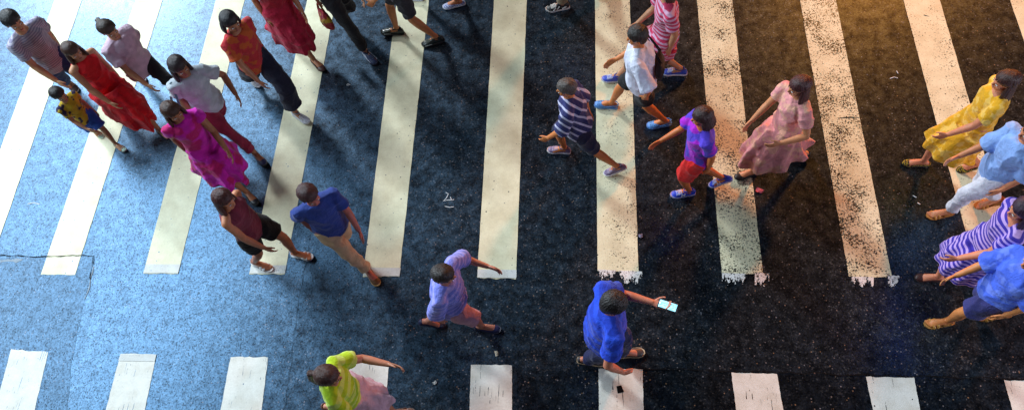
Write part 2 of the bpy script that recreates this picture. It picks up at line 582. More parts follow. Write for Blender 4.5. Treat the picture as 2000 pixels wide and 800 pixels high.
# ------------------------------------------------------------------ person
def ik(a, c, l1, l2, pole):
    d = c - a
    L = min(d.length, (l1 + l2) * 0.999)
    t = d.normalized()
    x = (l1 * l1 - l2 * l2 + L * L) / (2 * L)
    hgt = math.sqrt(max(0, l1 * l1 - x * x))
    p = pole - t * pole.dot(t)
    p.normalize()
    return a + t * x + p * hgt

def lerp(a, b2, f):
    return a + (b2 - a) * f

def person(spec):
    s = spec['h'] / 1.7
    gp = at(*spec['g'])
    hx, hy = spec['dir']
    F = (at(spec['g'][0] + hx * 20, spec['g'][1] + hy * 20) - gp).normalized()
    F.z = 0; F.normalize()
    Lf = V((-F.y, F.x, 0))
    Z = V((0, 0, 1))
    root = bpy.data.objects.new('person', None)
    COL.objects.link(root)
    root.location = gp
    root.empty_display_size = 0.2
    root['label'] = spec['label']
    root['category'] = 'person'
    root['group'] = 'pedestrians on the crossing'
    loc = lambda p: V((p.x - gp.x, p.y - gp.y, p.z))
    skin = skin_mat(spec.get('skin', (0.52, 0.25, 0.13)))
    build = spec.get('build', 1.0)
    rnd = random.Random(len(spec['label']) * 7 + int(spec['g'][0]))
    fem = spec.get('fem', False)
    # ---- feet
    fa = loc(at(*spec['front'])); fb = loc(at(*spec['rear']))
    la = fa.dot(Lf); lb = fb.dot(Lf)
    if la - lb < 0.0:
        side_a, side_b = -1, 1
    else:
        side_a, side_b = 1, -1
    if spec.get('lead') == 'L':
        side_a, side_b = 1, -1
    elif spec.get('lead') == 'R':
        side_a, side_b = -1, 1
    feet = {}
    ks = 1.03 * s if spec['h'] > 1.3 else 1.12 * s
    for pos, sd, pit, nm in ((fa, side_a, spec.get('pf', -6), 'front'), (fb, side_b, spec.get('pr', 26), 'rear')):
        td = Matrix.Rotation(sd * math.radians(7) + math.radians(spec.get('toe', 0)), 3, 'Z') @ F
        base = Matrix.Translation(pos) @ Matrix((td, Z.cross(td), Z)).transposed().to_4x4() @ Matrix.Scale(ks, 4)
        piv = .125 if pit > 0 else -.11
        Mt = base @ Matrix.Translation((piv, 0, 0)) @ Matrix.Rotation(math.radians(pit), 4, 'Y') @ Matrix.Translation((-piv, 0, 0))
        lift = spec.get('lift_' + nm, 0)
        Mt = Matrix.Translation((0, 0, lift)) @ Mt
        feet[sd] = (Mt, pos, pit)
    kind = spec['shoe'][0]
    z_in = {'sneaker': .014, 'slipon': .012, 'flat': .008, 'clog': .018}.get(kind, .016)
    anks = {sd: f[0] @ V((-.055, 0, .085 + z_in)) for sd, f in feet.items()}
    # ---- pelvis
    l1, l2 = .435 * s, .425 * s
    off = V(spec.get('pel', (0, 0)))
    px = F * off.x * s + Lf * off.y * s
    hz = .915 * s
    for sd, an in anks.items():
        hj = px + Lf * sd * .085 * s
        d2 = (an.x - hj.x) ** 2 + (an.y - hj.y) ** 2
        hz = min(hz, an.z + math.sqrt(max(.02, ((l1 + l2) * .992) ** 2 - d2)))
    P = px + Z * hz
    hips = {sd: P + Lf * sd * .085 * s for sd in (1, -1)}
    knees = {sd: ik(hips[sd], anks[sd], l1, l2, (F + Lf * sd * .12)) for sd in (1, -1)}
    # ---- spine
    lean = spec.get('lean', 4)
    A = (Z * math.cos(math.radians(lean)) + F * math.sin(math.radians(lean))).normalized()
    yaw = spec.get('yaw', 10) * (1 if side_a == -1 else -1)      # chest turns against the legs
    SL = Matrix.Rotation(math.radians(-yaw), 3, 'Z') @ Lf
    SF = V((SL.y, -SL.x, 0))
    up = lambda k, f=0.0: P + A * (k * s) + SF * (f * s)
    sw = (.165 if fem else .182) * s * build
    sh = {sd: up(.452) + SL * sd * sw for sd in (1, -1)}
    neck = up(.525, -.005)
    nod = math.radians(spec.get('nod', 12))
    ht_yaw = math.radians(spec.get('look', 0))
    HF0 = Matrix.Rotation(ht_yaw, 3, 'Z') @ F
    HL = V((-HF0.y, HF0.x, 0))
    HF = (HF0 * math.cos(nod) - Z * math.sin(nod)).normalized()
    HU = HF.cross(HL).normalized()
    hs = s if spec['h'] > 1.3 else s * 1.28
    head = up(.53, .005) + Z * (.13 * hs) + F * (.02 * s)
    # ---- body (one continuous mesh)
    bm = bmesh.new()
    b_ = build
    tube(bm, [up(-.07), up(0), up(.1), up(.2), up(.32), up(.42), up(.49), up(.53)],
         [(.13 * s * b_, .10 * s * b_), (.152 * s * b_, .115 * s * b_), (.14 * s * b_, .105 * s * b_), (.122 * s * b_, .092 * s * b_), (.145 * s * b_, .105 * s * b_),
          (.15 * s * b_, .095 * s * b_), (.105 * s * b_, .07 * s), (.06 * s, .055 * s)], lat=SL, seg=20)
    tube(bm, [sh[1] + A * .002, up(.468, -.008) + SL * .075 * s, up(.478, -.008), up(.468, -.008) - SL * .075 * s, sh[-1]], [.046 * s * b_, .056 * s * b_, .058 * s, .056 * s * b_, .046 * s * b_], seg=14)
    tube(bm, [neck - A * .03 * s, lerp(neck, head, .5), head - HU * .03 * hs], [.058 * s, .050 * s, .05 * s], seg=12)
    hd = lambda f, l, u: head + HF * (f * hs) + HL * (l * hs) + HU * (u * hs)
    ellip(bm, hd(-.008, 0, .025), [HF * .094 * hs, HL * .074 * hs, HU * .088 * hs], 20, 14)
    ellip(bm, hd(.022, 0, -.035), [HF * .062 * hs, HL * .056 * hs, HU * .072 * hs], 16, 12)
    ellip(bm, hd(.052, 0, -.082), [HF * .026 * hs, HL * .028 * hs, HU * .022 * hs], 12, 8)     # chin
    ellip(bm, hd(.070, 0, .018), [HF * .018 * hs, HL * .05 * hs, HU * .012 * hs], 12, 8)       # brow
    tube(bm, [hd(.082, 0, .012), hd(.098, 0, -.016), hd(.088, 0, -.03)], [.008 * hs, .0125 * hs, .011 * hs], seg=8)
    ellip(bm, hd(.078, 0, -.052), [HF * .012 * hs, HL * .024 * hs, HU * .012 * hs], 10, 8)     # mouth
    for sd in (1, -1):
        ellip(bm, hd(.05, sd * .042, -.025), [HF * .026 * hs, HL * .022 * hs, HU * .024 * hs], 10, 8)   # cheeks
        ellip(bm, hd(-.012, sd * .076, -.005), [HF * .018 * hs, HL * .010 * hs, HU * .032 * hs], 10, 8)  # ears
    lk_ = spec.get('legk', 1.0)
    for sd in (1, -1):
        h_, k_, a_ = hips[sd], knees[sd], anks[sd]
        tube(bm, [h_ + Z * .02 * s, lerp(h_, k_, .25), lerp(h_, k_, .6), lerp(h_, k_, .92), k_, lerp(k_, a_, .28), lerp(k_, a_, .6), lerp(k_, a_, .88), a_],
             [.088 * s * b_, .086 * s * b_, .068 * s * b_, .053 * s, .051 * s, .055 * s * b_, .044 * s, .033 * s, .034 * s], seg=14)
        M = feet[sd][0]
        foot_skin(bm, M, sd, z_in, toes=kind in ('flipflop', 'sandal'))
    # ---- arms
    arm = {}
    front_leg = side_a
    for sd in (1, -1):
        t = spec.get('arm' + ('L' if sd == 1 else 'R'))
        S = sh[sd]
        u1, u2 = .285 * s, .245 * s
        if t is None:
            swing = spec.get('swing', rnd.uniform(12, 30)) * (-1 if sd == front_leg else 1)
            bend = rnd.uniform(10, 48)
            a1 = math.radians(swing)
            dn = (-Z * math.cos(a1) + SF * math.sin(a1) + SL * sd * .10).normalized()
            E_ = S + dn * u1
            a2 = math.radians(swing + bend)
            d2 = (-Z * math.cos(a2) + SF * math.sin(a2) + SL * sd * -.02).normalized()
            W = E_ + d2 * u2
        else:
            W = S + F * t[0] * s + Lf * t[1] * s + Z * t[2] * s
            v = W - S
            if v.length > (u1 + u2) * .985:
                W = S + v.normalized() * (u1 + u2) * .985
            E_ = ik(S, W, u1, u2, (SL * sd * .6 - Z * .6 - SF * .6))
        arm[sd] = (S, E_, W)
        tube(bm, [S - SL * sd * .03 * s, S, lerp(S, E_, .3), lerp(S, E_, .85), E_, lerp(E_, W, .3), lerp(E_, W, .75), W],
             [.046 * s * b_, .050 * s * b_, .046 * s * b_, .039 * s, .038 * s, .039 * s, .030 * s, .026 * s], seg=12)
        # hand
        d = (W - E_).normalized()
        pn = SL * sd                                    # back of the hand faces outward
        pn = (pn - d * pn.dot(d)).normalized()
        if t is not None and len(t) > 3:
            pn = (V(t[3]).x * F + V(t[3]).y * Lf + V(t[3]).z * Z); pn = (pn - d * pn.dot(d)).normalized()
        ac = d.cross(pn).normalized()
        if ac.dot(SF) < 0:
            ac = -ac                                    # thumb side to the front
        q = lambda f, c, n_: W + d * (f * hk) + ac * (c * hk) + pn * (n_ * hk)
        hk = s if spec['h'] > 1.3 else s * 1.15
        tube(bm, [q(0, 0, 0), q(.035, .002, 0), q(.075, .002, 0), q(.09, .002, -.002)], [(.026 * hk, .018 * hk), (.036 * hk, .016 * hk), (.041 * hk, .014 * hk), (.039 * hk, .011 * hk)], lat=ac, seg=12)
        curl = spec.get('curl', .5)
        for k in range(4):
            c0 = .030 - .020 * k
            ln = (.066, .074, .069, .054)[k]
            r = .0082 * hk
            p0 = q(.082, c0, -.001)
            p1 = q(.09 + ln * .45, c0 * 1.04, -.010 * curl)
            p2 = q(.09 + ln * .75, c0 * 1.04, -.034 * curl)
            p3 = q(.09 + ln * .95, c0 * 1.02, -.060 * curl)
            tube(bm, [p0, p1, p2, p3], [r, r, r * .95, r * .8], seg=8)
        tube(bm, [q(.02, .022, -.004), q(.045, .046, -.012), q(.07, .058, -.018), q(.09, .061, -.024)], [.012 * hk, .0105 * hk, .0095 * hk, .008 * hk], seg=8)
    body = bm_obj('body', bm, skin, root)
    remesh(body, .0062, 2)
    # ---- face details
    for sd in (1, -1):
        bm = bmesh.new()
        ellip(bm, hd(.074, sd * .031, .0), [HF * .010 * hs, HL * .014 * hs, HU * .0085 * hs], 12, 8)
        eo = bm_obj('eye', bm, M_EYE, root)
        bm = bmesh.new()
        ellip(bm, hd(.0815, sd * .031, -.001), [HF * .004 * hs, HL * .0065 * hs, HU * .0068 * hs], 10, 6)
        bm_obj('iris', bm, M_IRIS, eo)
    bm = bmesh.new()
    ellip(bm, hd(.0885, 0, -.0485), [HF * .004 * hs, HL * .021 * hs, HU * .0045 * hs], 12, 6)
    ellip(bm, hd(.0885, 0, -.0575), [HF * .005 * hs, HL * .018 * hs, HU * .0055 * hs], 12, 6)
    bm_obj('lips', bm, M_LIP, root)
    # ---- hair
    hcol = spec.get('hair', (0.02, 0.012, 0.008))
    style = spec.get('style', 'short')
    bm = bmesh.new()
    ellip(bm, hd(-.016, 0, .045), [HF * .0955 * hs, HL * .083 * hs, HU * .0815 * hs], 20, 14)
    ellip(bm, hd(-.048, 0, .0), [HF * .062 * hs, HL * .078 * hs, HU * .088 * hs], 18, 12)
    crown = hd(-.03, 0, .13)
    part = rnd.choice((-1, 1)) * rnd.uniform(.012, .032)
    messy = .022 if style == 'short' else .012
    for k in range(64):
        ph = 2 * PI * k / 64 + rnd.uniform(-.05, .05)
        cf, cl = math.cos(ph), math.sin(ph)
        end = .22 if cf > .55 else (-.35 if cf < -.1 else -.02)        # fringe, nape, side
        pts = []
        end += rnd.uniform(-.16, .10)
        for j in range(6):
            f = j / 5
            el = math.radians(88) + (math.asin(max(-1, min(1, end))) - math.radians(88)) * f
            wob = rnd.uniform(-messy, messy * 1.6) * f
            r_ = 1.0 + .02 * f + wob
            pts.append(hd(-.018 + cf * math.cos(el) * .101 * r_, cl * math.cos(el) * .088 * r_ + part * (1 - f), .036 + math.sin(el) * .098 * r_))
        tube(bm, pts, [.005 * hs, .007 * hs, .008 * hs, .008 * hs, .007 * hs, .004 * hs], seg=7)
    if style in ('long', 'pony', 'bob'):
        n_, ln = {'long': (15, .34), 'pony': (5, .30), 'bob': (15, .14)}[style]
        for k in range(n_):
            if style == 'pony':
                st = hd(-.10, rnd.uniform(-.015, .015), .06)
                w0 = rnd.uniform(-.02, .02)
                pts = [st, st - HF0 * .05 * hs + Z * .01, st - HF0 * .08 * hs + HL * w0 - Z * ln * .35, st - HF0 * .07 * hs + HL * w0 * 1.5 - Z * ln * .8, st - HF0 * .05 * hs + HL * w0 - Z * ln]
                rr = [.016 * hs, .022 * hs, .022 * hs, .015 * hs, .004]
            else:
                a = math.radians(-100 + 200 * k / (n_ - 1))
                st = hd(-.03 - .065 * math.cos(a), .078 * math.sin(a), .03)
                ou = -HF0 * math.cos(a) * .02 + HL * math.sin(a) * .012
                l2_ = ln * rnd.uniform(.85, 1.05) * s / .95
                pts = [st, st + ou - Z * l2_ * .35, st + ou * 1.6 - Z * l2_ * .7 - HF0 * .012, st + ou * 1.3 - Z * l2_ - HF0 * .02]
                rr = [.017 * hs, .021 * hs, .018 * hs, .006 * hs]
            tube(bm, pts, rr, seg=8)
    elif style == 'bun':
        ellip(bm, hd(-.105, 0, .075), [HF * .036 * hs, HL * .042 * hs, HU * .038 * hs], 14, 10)
    for sd in (1, -1):
        tube(bm, [hd(.083, sd * .014, .021), hd(.083, sd * .032, .026), hd(.071, sd * .05, .021)], [.003 * hs, .0038 * hs, .002 * hs], seg=6)
    ho = bm_obj('hair', bm, hair_mat(hcol), root)
    remesh(ho, .0040, 1, (TEXH, .003))
    HAIR.append((ho, crown, HU.copy(), HF.copy(), HL.copy()))
    # ---- clothing
    def torso_rings(o, lo, hi_open=False, extra=()):
        tab = [(-.10, .158, .122), (-.02, .166, .128), (.08, .152, .118), (.2, .136, .106), (.32, .156, .118), (.40, .158, .110), (.45, .142, .092), (.49, .098, .072), (.51, .07, .06)]
        return [(k, (a * b_ + o) * s, (c * b_ + o) * s) for k, a, c in tab if k >= lo - 1e-6]
    def thigh_cover(bm_, drop):
        for sd in (1, -1):
            h_, k_ = hips[sd], knees[sd]
            t_ = min(1.0, max(.2, (hz * drop - .03) / max(.05, h_.z - k_.z)))
            tube(bm_, [h_ + Z * .03 * s, lerp(h_, k_, t_ * .3), lerp(h_, k_, t_ * .65), lerp(h_, k_, t_)],
                 [(.105 * b_ + .008) * s, (.100 * b_ + .008) * s, (.090 * b_ + .008) * s, (.082 * b_ + .008) * s], seg=16, cap=.2)

    def skirt_ring(drop, fl):
        """centre and radii of a skirt ring that goes round both legs, drop = share of the leg below the hip"""
        zz = hz * (1 - drop)
        fs_, ls_ = [], []
        for sd in (1, -1):
            h_, k_, a_ = hips[sd], knees[sd], anks[sd]
            if zz >= k_.z:
                t_ = (h_.z - zz) / max(.01, h_.z - k_.z); c_ = lerp(h_, k_, t_); r_ = .092 - .034 * t_
            else:
                t_ = min(1, (k_.z - zz) / max(.01, k_.z - a_.z)); c_ = lerp(k_, a_, t_); r_ = .058
            r_ *= b_ * s
            for e_ in (-1, 1):
                fs_.append((c_ - P).dot(F) + e_ * r_); ls_.append((c_ - P).dot(Lf) + e_ * r_)
        fs_ += [-.115 * s, .115 * s] if drop < .3 else []
        f0, f1, l0, l1_ = min(fs_), max(fs_), min(ls_), max(ls_)
        c_ = V((P.x, P.y, 0)) + F * ((f0 + f1) / 2) + Lf * ((l0 + l1_) / 2)
        return V((c_.x, c_.y, zz)), (max(.155 * s, (l1_ - l0) / 2) * 1.10 + .012 + fl * .8 * s, (f1 - f0) / 2 * 1.14 + .014 + fl * .6 * s)
    for item in spec['wear']:
        kindc = item['t']
        o = item.get('o', .012)
        mt = cloth(item['c'], item.get('p'), item.get('c2'), item.get('sc', 60))
        bm = bmesh.new()
        wr = item.get('wr', .024)
        if kindc in ('top', 'dress'):
            lo = item.get('lo', -.10)
            rg = torso_rings(o, lo)
            pts = [up(k) for k, _, _ in rg]; rr = [(a, c) for _, a, c in rg]
            fold = None
            if kindc == 'dress':
                hm = item['hem']                        # length below the hip joint, fraction of leg
                low = []
                for f in (1.0, .75, .5, .25):
                    low.append(skirt_ring(hm * f, item.get('flare', .06) * f))
                pts = [p for p, _ in low] + pts; rr = [r for _, r in low] + rr
                fold = (item.get('nf', 9), 1.8 * item.get('fa', .07), 5, rnd.uniform(0, 6))
                tube(bm, pts, rr, lat=Lf, seg=48, cap=.12, fold=fold)
                thigh_cover(bm, hm)
            else:
                tube(bm, pts, rr, lat=SL, seg=24, cap=.15)
            if item.get('sl') != 'none':
                q_ = o * s * .45
                tube(bm, [sh[1], up(.468, -.008) + SL * .075 * s, up(.474, -.008), up(.468, -.008) - SL * .075 * s, sh[-1]], [.054 * s * b_ + q_, .060 * s * b_ + q_, .058 * s + q_, .060 * s * b_ + q_, .054 * s * b_ + q_], seg=16)
            sl = item.get('sl', 'short')
            if sl != 'none':
                fr = {'short': .62, 'elbow': 1.0, 'long': 1.9, 'cap': .3}[sl]
                for sd in (1, -1):
                    S, E_, W = arm[sd]
                    if fr <= 1:
                        pe = lerp(S, E_, fr)
                        tube(bm, [S - SL * sd * .05 * s, S, lerp(S, pe, .5), pe], [.055 * s * b_ + o * s * .4, .062 * s * b_ + o * s * .4, .059 * s * b_ + o * s * .6, .060 * s * b_ + o * s], seg=14, cap=.15)
                    else:
                        pe = lerp(E_, W, fr - 1)
                        tube(bm, [S - SL * sd * .05 * s, S, lerp(S, E_, .5), E_, lerp(E_, pe, .5), pe],
                             [.055 * s + o * s * .4, .062 * s + o * s * .4, .056 * s + o * s * .5, .050 * s + o * s * .5, .045 * s + o * s * .5, .040 * s + o * s * .5], seg=14, cap=.15)
            nm = item.get('n', 'shirt' if kindc == 'top' else 'dress')
        elif kindc in ('trousers', 'shorts'):
            tube(bm, [P - Z * .085 * s, P - Z * .02 * s, up(.06), up(.13)], [((.13 * b_ + o) * s, (.112 * b_ + o) * s), ((.158 * b_ + o) * s, (.122 * b_ + o) * s), ((.152 * b_ + o) * s, (.116 * b_ + o) * s), ((.14 * b_ + o) * s, (.106 * b_ + o) * s)], lat=Lf, seg=22, cap=.15)
            ln = item.get('len', 1.9 if kindc == 'trousers' else .8)
            wd = item.get('wide', 0.0)
            for sd in (1, -1):
                h_, k_, a_ = hips[sd], knees[sd], anks[sd]
                ps = [(0, .094), (.3, .092), (.65, .077), (1.0, .062), (1.3, .060), (1.6, .054), (1.92, .049)]
                pts, rr = [], []
                for f, r in ps:
                    if f > ln:
                        break
                    pts.append(lerp(h_, k_, f) if f <= 1 else lerp(k_, a_, f - 1)); rr.append((r * b_ + o + wd * f) * s)
                f0 = ln
                pts.append(lerp(h_, k_, f0) if f0 <= 1 else lerp(k_, a_, f0 - 1))
                rr.append((interp(ps, f0) * b_ + o + wd * f0 + .004) * s)
                if (pts[-1] - pts[-2]).length < .01:
                    pts.pop(-2); rr.pop(-2)
                tube(bm, pts, rr, seg=16, cap=.12)
            nm = kindc
        elif kindc == 'skirt':
            hm = item['hem']
            pts, rr = [], []
            for f in (1.0, .75, .5, .25, 0):
                c_, r_ = skirt_ring(hm * f, item.get('flare', .06) * f)
                pts.append(c_); rr.append(r_)
            pts.append(up(.12)); rr.append((.152 * s, .118 * s))
            tube(bm, pts, rr, lat=Lf, seg=48, cap=.12, fold=(item.get('nf', 10), 1.8 * item.get('fa', .06), 5, rnd.uniform(0, 6)))
            thigh_cover(bm, hm)
            nm = 'skirt'
        ob = bm_obj(nm, bm, mt, root)
        dk = cloth(tuple(c * .55 for c in item['c']))
        if kindc == 'top':
            tb = bmesh.new()
            cpts = []
            for k in range(17):
                a = 2 * PI * k / 16
                dip = -.030 * max(0, math.cos(a)) ** 2
                cpts.append(up(.512 + dip, .004) + SF * (math.cos(a) * .070 * s) + SL * (math.sin(a) * .076 * s))
            tube(tb, cpts, [.008 * s] * 17, seg=8, cap=.3)
            bm_obj('collar', tb, dk, ob)
        remesh(ob, .0085, 2, (TEX, wr))
    # ---- shoes
    sk = spec['shoe']
    for sd in (1, -1):
        make_shoe(sk[0], feet[sd][0], sd, root, sk[1], sk[2], sk[3] if len(sk) > 3 else None)
    return {'root': root, 'P': P + gp, 'F': F, 'L': Lf, 'arm': {k: tuple(x + gp for x in v) for k, v in arm.items()}, 'up': lambda k, f=0: up(k, f) + gp, 's': s, 'sh': sh}

WHITE = (0.78, 0.78, 0.8)
BLK = (0.012, 0.012, 0.014)
DR = (1.0, 0.8)                   # down and to the right across the photo
LE = (-1.0, 0.08)
RI = (1.0, 0.06)

SPECS = {}
def P_(key, **kw):
    SPECS[key] = kw

P_('grey', hair=(0.012,0.010,0.010), g=(188, 198), front=(246, 226), rear=(140, 168), dir=DR, h=1.68,
   label='person in grey striped shirt and dark blue jeans cut by the left edge',
   wear=[dict(t='trousers', c=(0.02, 0.045, 0.16)), dict(t='top', c=(0.42, 0.40, 0.48), p='stripes', c2=(0.22, 0.2, 0.3), sc=90, sl='short')],
   shoe=('slipon', (0.12, 0.07, 0.06), (0.3, 0.22, 0.2)))
P_('red', g=(268, 228), front=(322, 262), rear=(205, 196), dir=DR, h=1.5, fem=True, style='long', hair=(0.05, 0.02, 0.012),
   label='person in bright red dress with brown hair and flip-flops',
   wear=[dict(t='dress', c=(0.82, 0.012, 0.02), p='blotch', c2=(0.60, 0.006, 0.02), sc=45, hem=.52, sl='none', flare=.07)],
   shoe=('flipflop', (0.03, 0.02, 0.02), (0.05, 0.03, 0.03)), skin=(0.55, 0.26, 0.13))
P_('child', g=(216, 276), front=(238, 290), rear=(192, 262), dir=(1, .7), h=1.02, hair=(0.015, 0.01, 0.01),
   label='small child in yellow and black shirt and blue shorts with pale shoes',
   wear=[dict(t='shorts', c=(0.03, 0.12, 0.62), len=.8, wide=.02), dict(t='top', c=(0.62, 0.43, 0.02), p='blotch', c2=(0.03, 0.015, 0.06), sc=60, sl='short')],
   shoe=('sneaker', (0.45, 0.62, 0.5), (0.6, 0.7, 0.62), {'lace': (.6, .7, .65)}))
P_('mauve', hair=(0.03,0.016,0.010), g=(328, 190), front=(384, 232), rear=(272, 149), dir=DR, h=1.6, fem=True, style='pony', pr=8,
   label='person in pale mauve top and black cropped leggings with striped black and white trainers',
   wear=[dict(t='trousers', c=BLK, len=1.25, o=.004), dict(t='top', c=(0.58, 0.42, 0.52), sl='short', o=.03)],
   shoe=('sneaker', (0.03, 0.035, 0.06), (0.75, 0.78, 0.8), {'lace': (.8, .8, .85), 'marks': [((.8, .82, .88), [[(.05, .03), (.02, .07)], [(.03, .03), (-.0, .07)], [(.01, .03), (-.02, .07)], [(.1, .03), (.08, .05)]], .0045)]}))
P_('teal', hair=(0.02,0.010,0.012), g=(468, 278), front=(508, 312), rear=(430, 240), dir=(1, .9), h=1.6, fem=True, style='long',
   label='person in pale grey top and dark red trousers beside the magenta dress',
   wear=[dict(t='trousers', c=(0.26, 0.012, 0.045), o=.006), dict(t='top', c=(0.45, 0.50, 0.55), sl='short', o=.02)],
   shoe=('slipon', (0.02, 0.025, 0.08), (0.02, 0.02, 0.03)), skin=(0.36, 0.15, 0.07), armL=(.22, .1, -.36))
P_('magenta', g=(458, 352), front=(492, 388), rear=(418, 308), dir=(1, .95), h=1.56, fem=True, style='long', hair=(0.05, 0.016, 0.008),
   label='person in vivid magenta dress with long red-brown hair',
   wear=[dict(t='dress', c=(0.66, 0.01, 0.46), p='blotch', c2=(0.50, 0.005, 0.14), sc=26, hem=.5, sl='cap', flare=.1, fa=.09)],
   shoe=('flat', BLK, (0.02, 0.02, 0.02)), skin=(0.42, 0.17, 0.08))
P_('redtop', hair=(0.010,0.008,0.010), g=(548, 198), front=(590, 232), rear=(494, 158), dir=(1, .8), h=1.62, fem=True, style='bob',
   label='person in red patterned top and wide navy trousers with white shoes',
   wear=[dict(t='trousers', c=(0.012, 0.014, 0.035), len=1.75, wide=.022, o=.02), dict(t='top', c=(0.55, 0.03, 0.04), p='blotch', c2=(0.55, 0.10, 0.02), sc=50, sl='short', o=.02)],
   shoe=('sneaker', (0.7, 0.72, 0.78), (0.7, 0.72, 0.75), {'lace': (.8, .8, .8)}), skin=(0.45, 0.2, 0.1))
P_('crimson', g=(592, 104), front=(622, 130), rear=(552, 72), dir=(1, .8), h=1.6, fem=True,
   label='person in plain crimson skirt cut by the top edge beside the black trousers',
   wear=[dict(t='skirt', c=(0.42, 0.008, 0.04), hem=.55, flare=.05), dict(t='top', c=(0.4, 0.01, 0.03), lo=.0)],
   shoe=('flat', (0.07, 0.025, 0.02), (0.05, 0.03, 0.03)), skin=(0.42, 0.17, 0.08))
P_('black', g=(692, 78), front=(722, 114), rear=(672, 40), dir=(1, .85), h=1.7,
   label='person in narrow black trousers and navy trainers with white side curves',
   wear=[dict(t='trousers', c=(0.01, 0.01, 0.013), o=.008), dict(t='top', c=(0.1, 0.02, 0.03))],
   shoe=('sneaker', (0.035, 0.05, 0.12), (0.03, 0.035, 0.06), {'lace': (.1, .14, .25), 'marks': [((.6, .66, .78), [[(.09, .035), (.06, .045), (.03, .04), (.0, .06), (-.03, .065)], [(-.08, .05), (-.05, .035), (-.01, .04), (.02, .03)], [(-.12, .04), (-.1, .06)]], .0045)]}), pf=0)
P_('dark_shoes', g=(812, 76), front=(768, 66), rear=(848, 86), dir=(-1, .12), h=1.65,
   label='bare-legged person in dark shiny trainers cut by the top edge',
   wear=[dict(t='shorts', c=(0.03, 0.03, 0.04)), dict(t='top', c=(0.2, 0.2, 0.25))], pr=6,
   shoe=('sneaker', (0.02, 0.03, 0.028), (0.03, 0.03, 0.03), {'rough': .2, 'lace': (.1, .12, .1), 'marks': [((.4, .45, .42), [[(.1, .03), (.06, .035), (.02, .03)]], .004)]}), skin=(0.62, 0.24, 0.09))
P_('check', g=(850, 4), front=(806, 0), rear=(888, 13), dir=(-1, .1), h=1.65,
   label='person in blue and white check slip-on shoes at the top edge', pr=4,
   wear=[dict(t='trousers', c=(0.3, 0.3, 0.34), len=1.3), dict(t='top', c=(0.3, 0.3, 0.3))],
   shoe=('slipon', (0.72, 0.75, 0.82), (0.72, 0.75, 0.82), {'check': (0.03, 0.09, 0.42), 'scale': 88}), skin=(0.6, 0.22, 0.09))
P_('tan', g=(1130, 4), front=(1090, 18), rear=(1172, -14), dir=(-1, .1), h=1.7, pf=0,
   label='person in tan trousers and black and white trainers at the top edge',
   wear=[dict(t='trousers', c=(0.30, 0.22, 0.13)), dict(t='top', c=(0.1, 0.2, 0.5))],
   shoe=('sneaker', (0.02, 0.02, 0.02), (0.75, 0.75, 0.72), {'lace': (.75, .75, .7), 'marks': [((.8, .8, .76), [[(.06, .03), (.03, .06), (.02, .03), (-.01, .065)], [(-.05, .035), (-.09, .05)]], .007)]}))
P_('white', g=(1244, 238), front=(1184, 208), rear=(1288, 246), dir=(-1, .02), h=1.56, lean=7, pr=5, build=1.05,
   label='person in loose white shirt and black shorts wearing blue clogs',
   wear=[dict(t='shorts', c=BLK, len=.75, wide=.02), dict(t='top', c=(0.72, 0.74, 0.88), sl='elbow', o=.035, lo=-.10)],
   shoe=('clog', (0.10, 0.30, 0.72), (0.12, 0.32, 0.74)), skin=(0.66, 0.22, 0.06), style='short', armL=(-.12, .1, -.42), armR=(.25, .0, -.38))
P_('pink', hair=(0.05,0.02,0.010), g=(1296, 152), front=(1198, 158), rear=(1318, 144), dir=(-1, .0), h=1.62, fem=True, pr=4, pel=(.05, 0),
   label='person in pink and red striped long top behind the loose white shirt',
   wear=[dict(t='trousers', c=(0.12, 0.06, 0.03), len=1.5), dict(t='dress', c=(0.55, 0.03, 0.10), p='stripes', c2=(0.62, 0.35, 0.5), sc=40, hem=.3, sl='short', flare=.04)],
   shoe=('sneaker', (0.05, 0.10, 0.60), (0.7, 0.75, 0.85), {'lace': (.5, .6, .85)}), style='bob')
P_('navy', g=(1130, 318), front=(1092, 296), rear=(1205, 338), dir=(-1, .05), h=1.5, lean=9,
   label='person in navy shirt with white pinstripes and dark shorts, purple-grey trainers',
   wear=[dict(t='shorts', c=(0.012, 0.014, 0.05), len=.95, wide=.015), dict(t='top', c=(0.02, 0.025, 0.13), p='pinstripes', c2=(0.5, 0.5, 0.68), sc=34, sl='elbow', o=.03)],
   shoe=('sneaker', (0.20, 0.14, 0.26), (0.78, 0.76, 0.8), {'lace': (.5, .4, .55)}), skin=(0.66, 0.22, 0.06), hair=(0.075, 0.058, 0.05))
P_('purple', g=(1345, 374), front=(1334, 380), rear=(1412, 362), dir=(-1, .05), h=1.5, fem=True, pf=0, pr=38, style='bob', hair=(0.035, 0.01, 0.01),
   label='person in violet-blue top and red shorts with bright blue lettered trainers',
   wear=[dict(t='shorts', c=(0.78, 0.012, 0.01), len=.85, wide=.03), dict(t='top', c=(0.10, 0.05, 0.62), p='blotch', c2=(0.42, 0.01, 0.58), sc=30, sl='short', o=.02)],
   shoe=('sneaker', (0.03, 0.07, 0.75), (0.55, 0.55, 0.85), {'lace': (.5, .55, .9), 'marks': [((.85, .85, .95), [[(.028, .03), (.022, .062)], [(.022, .062), (-.004, .032)], [(-.004, .032), (-.01, .066)]], .0045)]}), skin=(0.70, 0.20, 0.05))
P_('blush', g=(1502, 324), front=(1457, 344), rear=(1556, 308), dir=(-1, .25), h=1.56, fem=True, style='long', hair=(0.055, 0.014, 0.014), pr=10,
   label='person in pale pink dress with long maroon hair and black flats',
   wear=[dict(t='dress', c=(0.80, 0.32, 0.32), p='blotch', c2=(0.82, 0.42, 0.30), sc=55, hem=.58, sl='short', flare=.09, fa=.09)],
   shoe=('flat', (0.015, 0.012, 0.012), (0.03, 0.03, 0.03)), skin=(0.70, 0.30, 0.14), armL=(.22, .12, -.3))
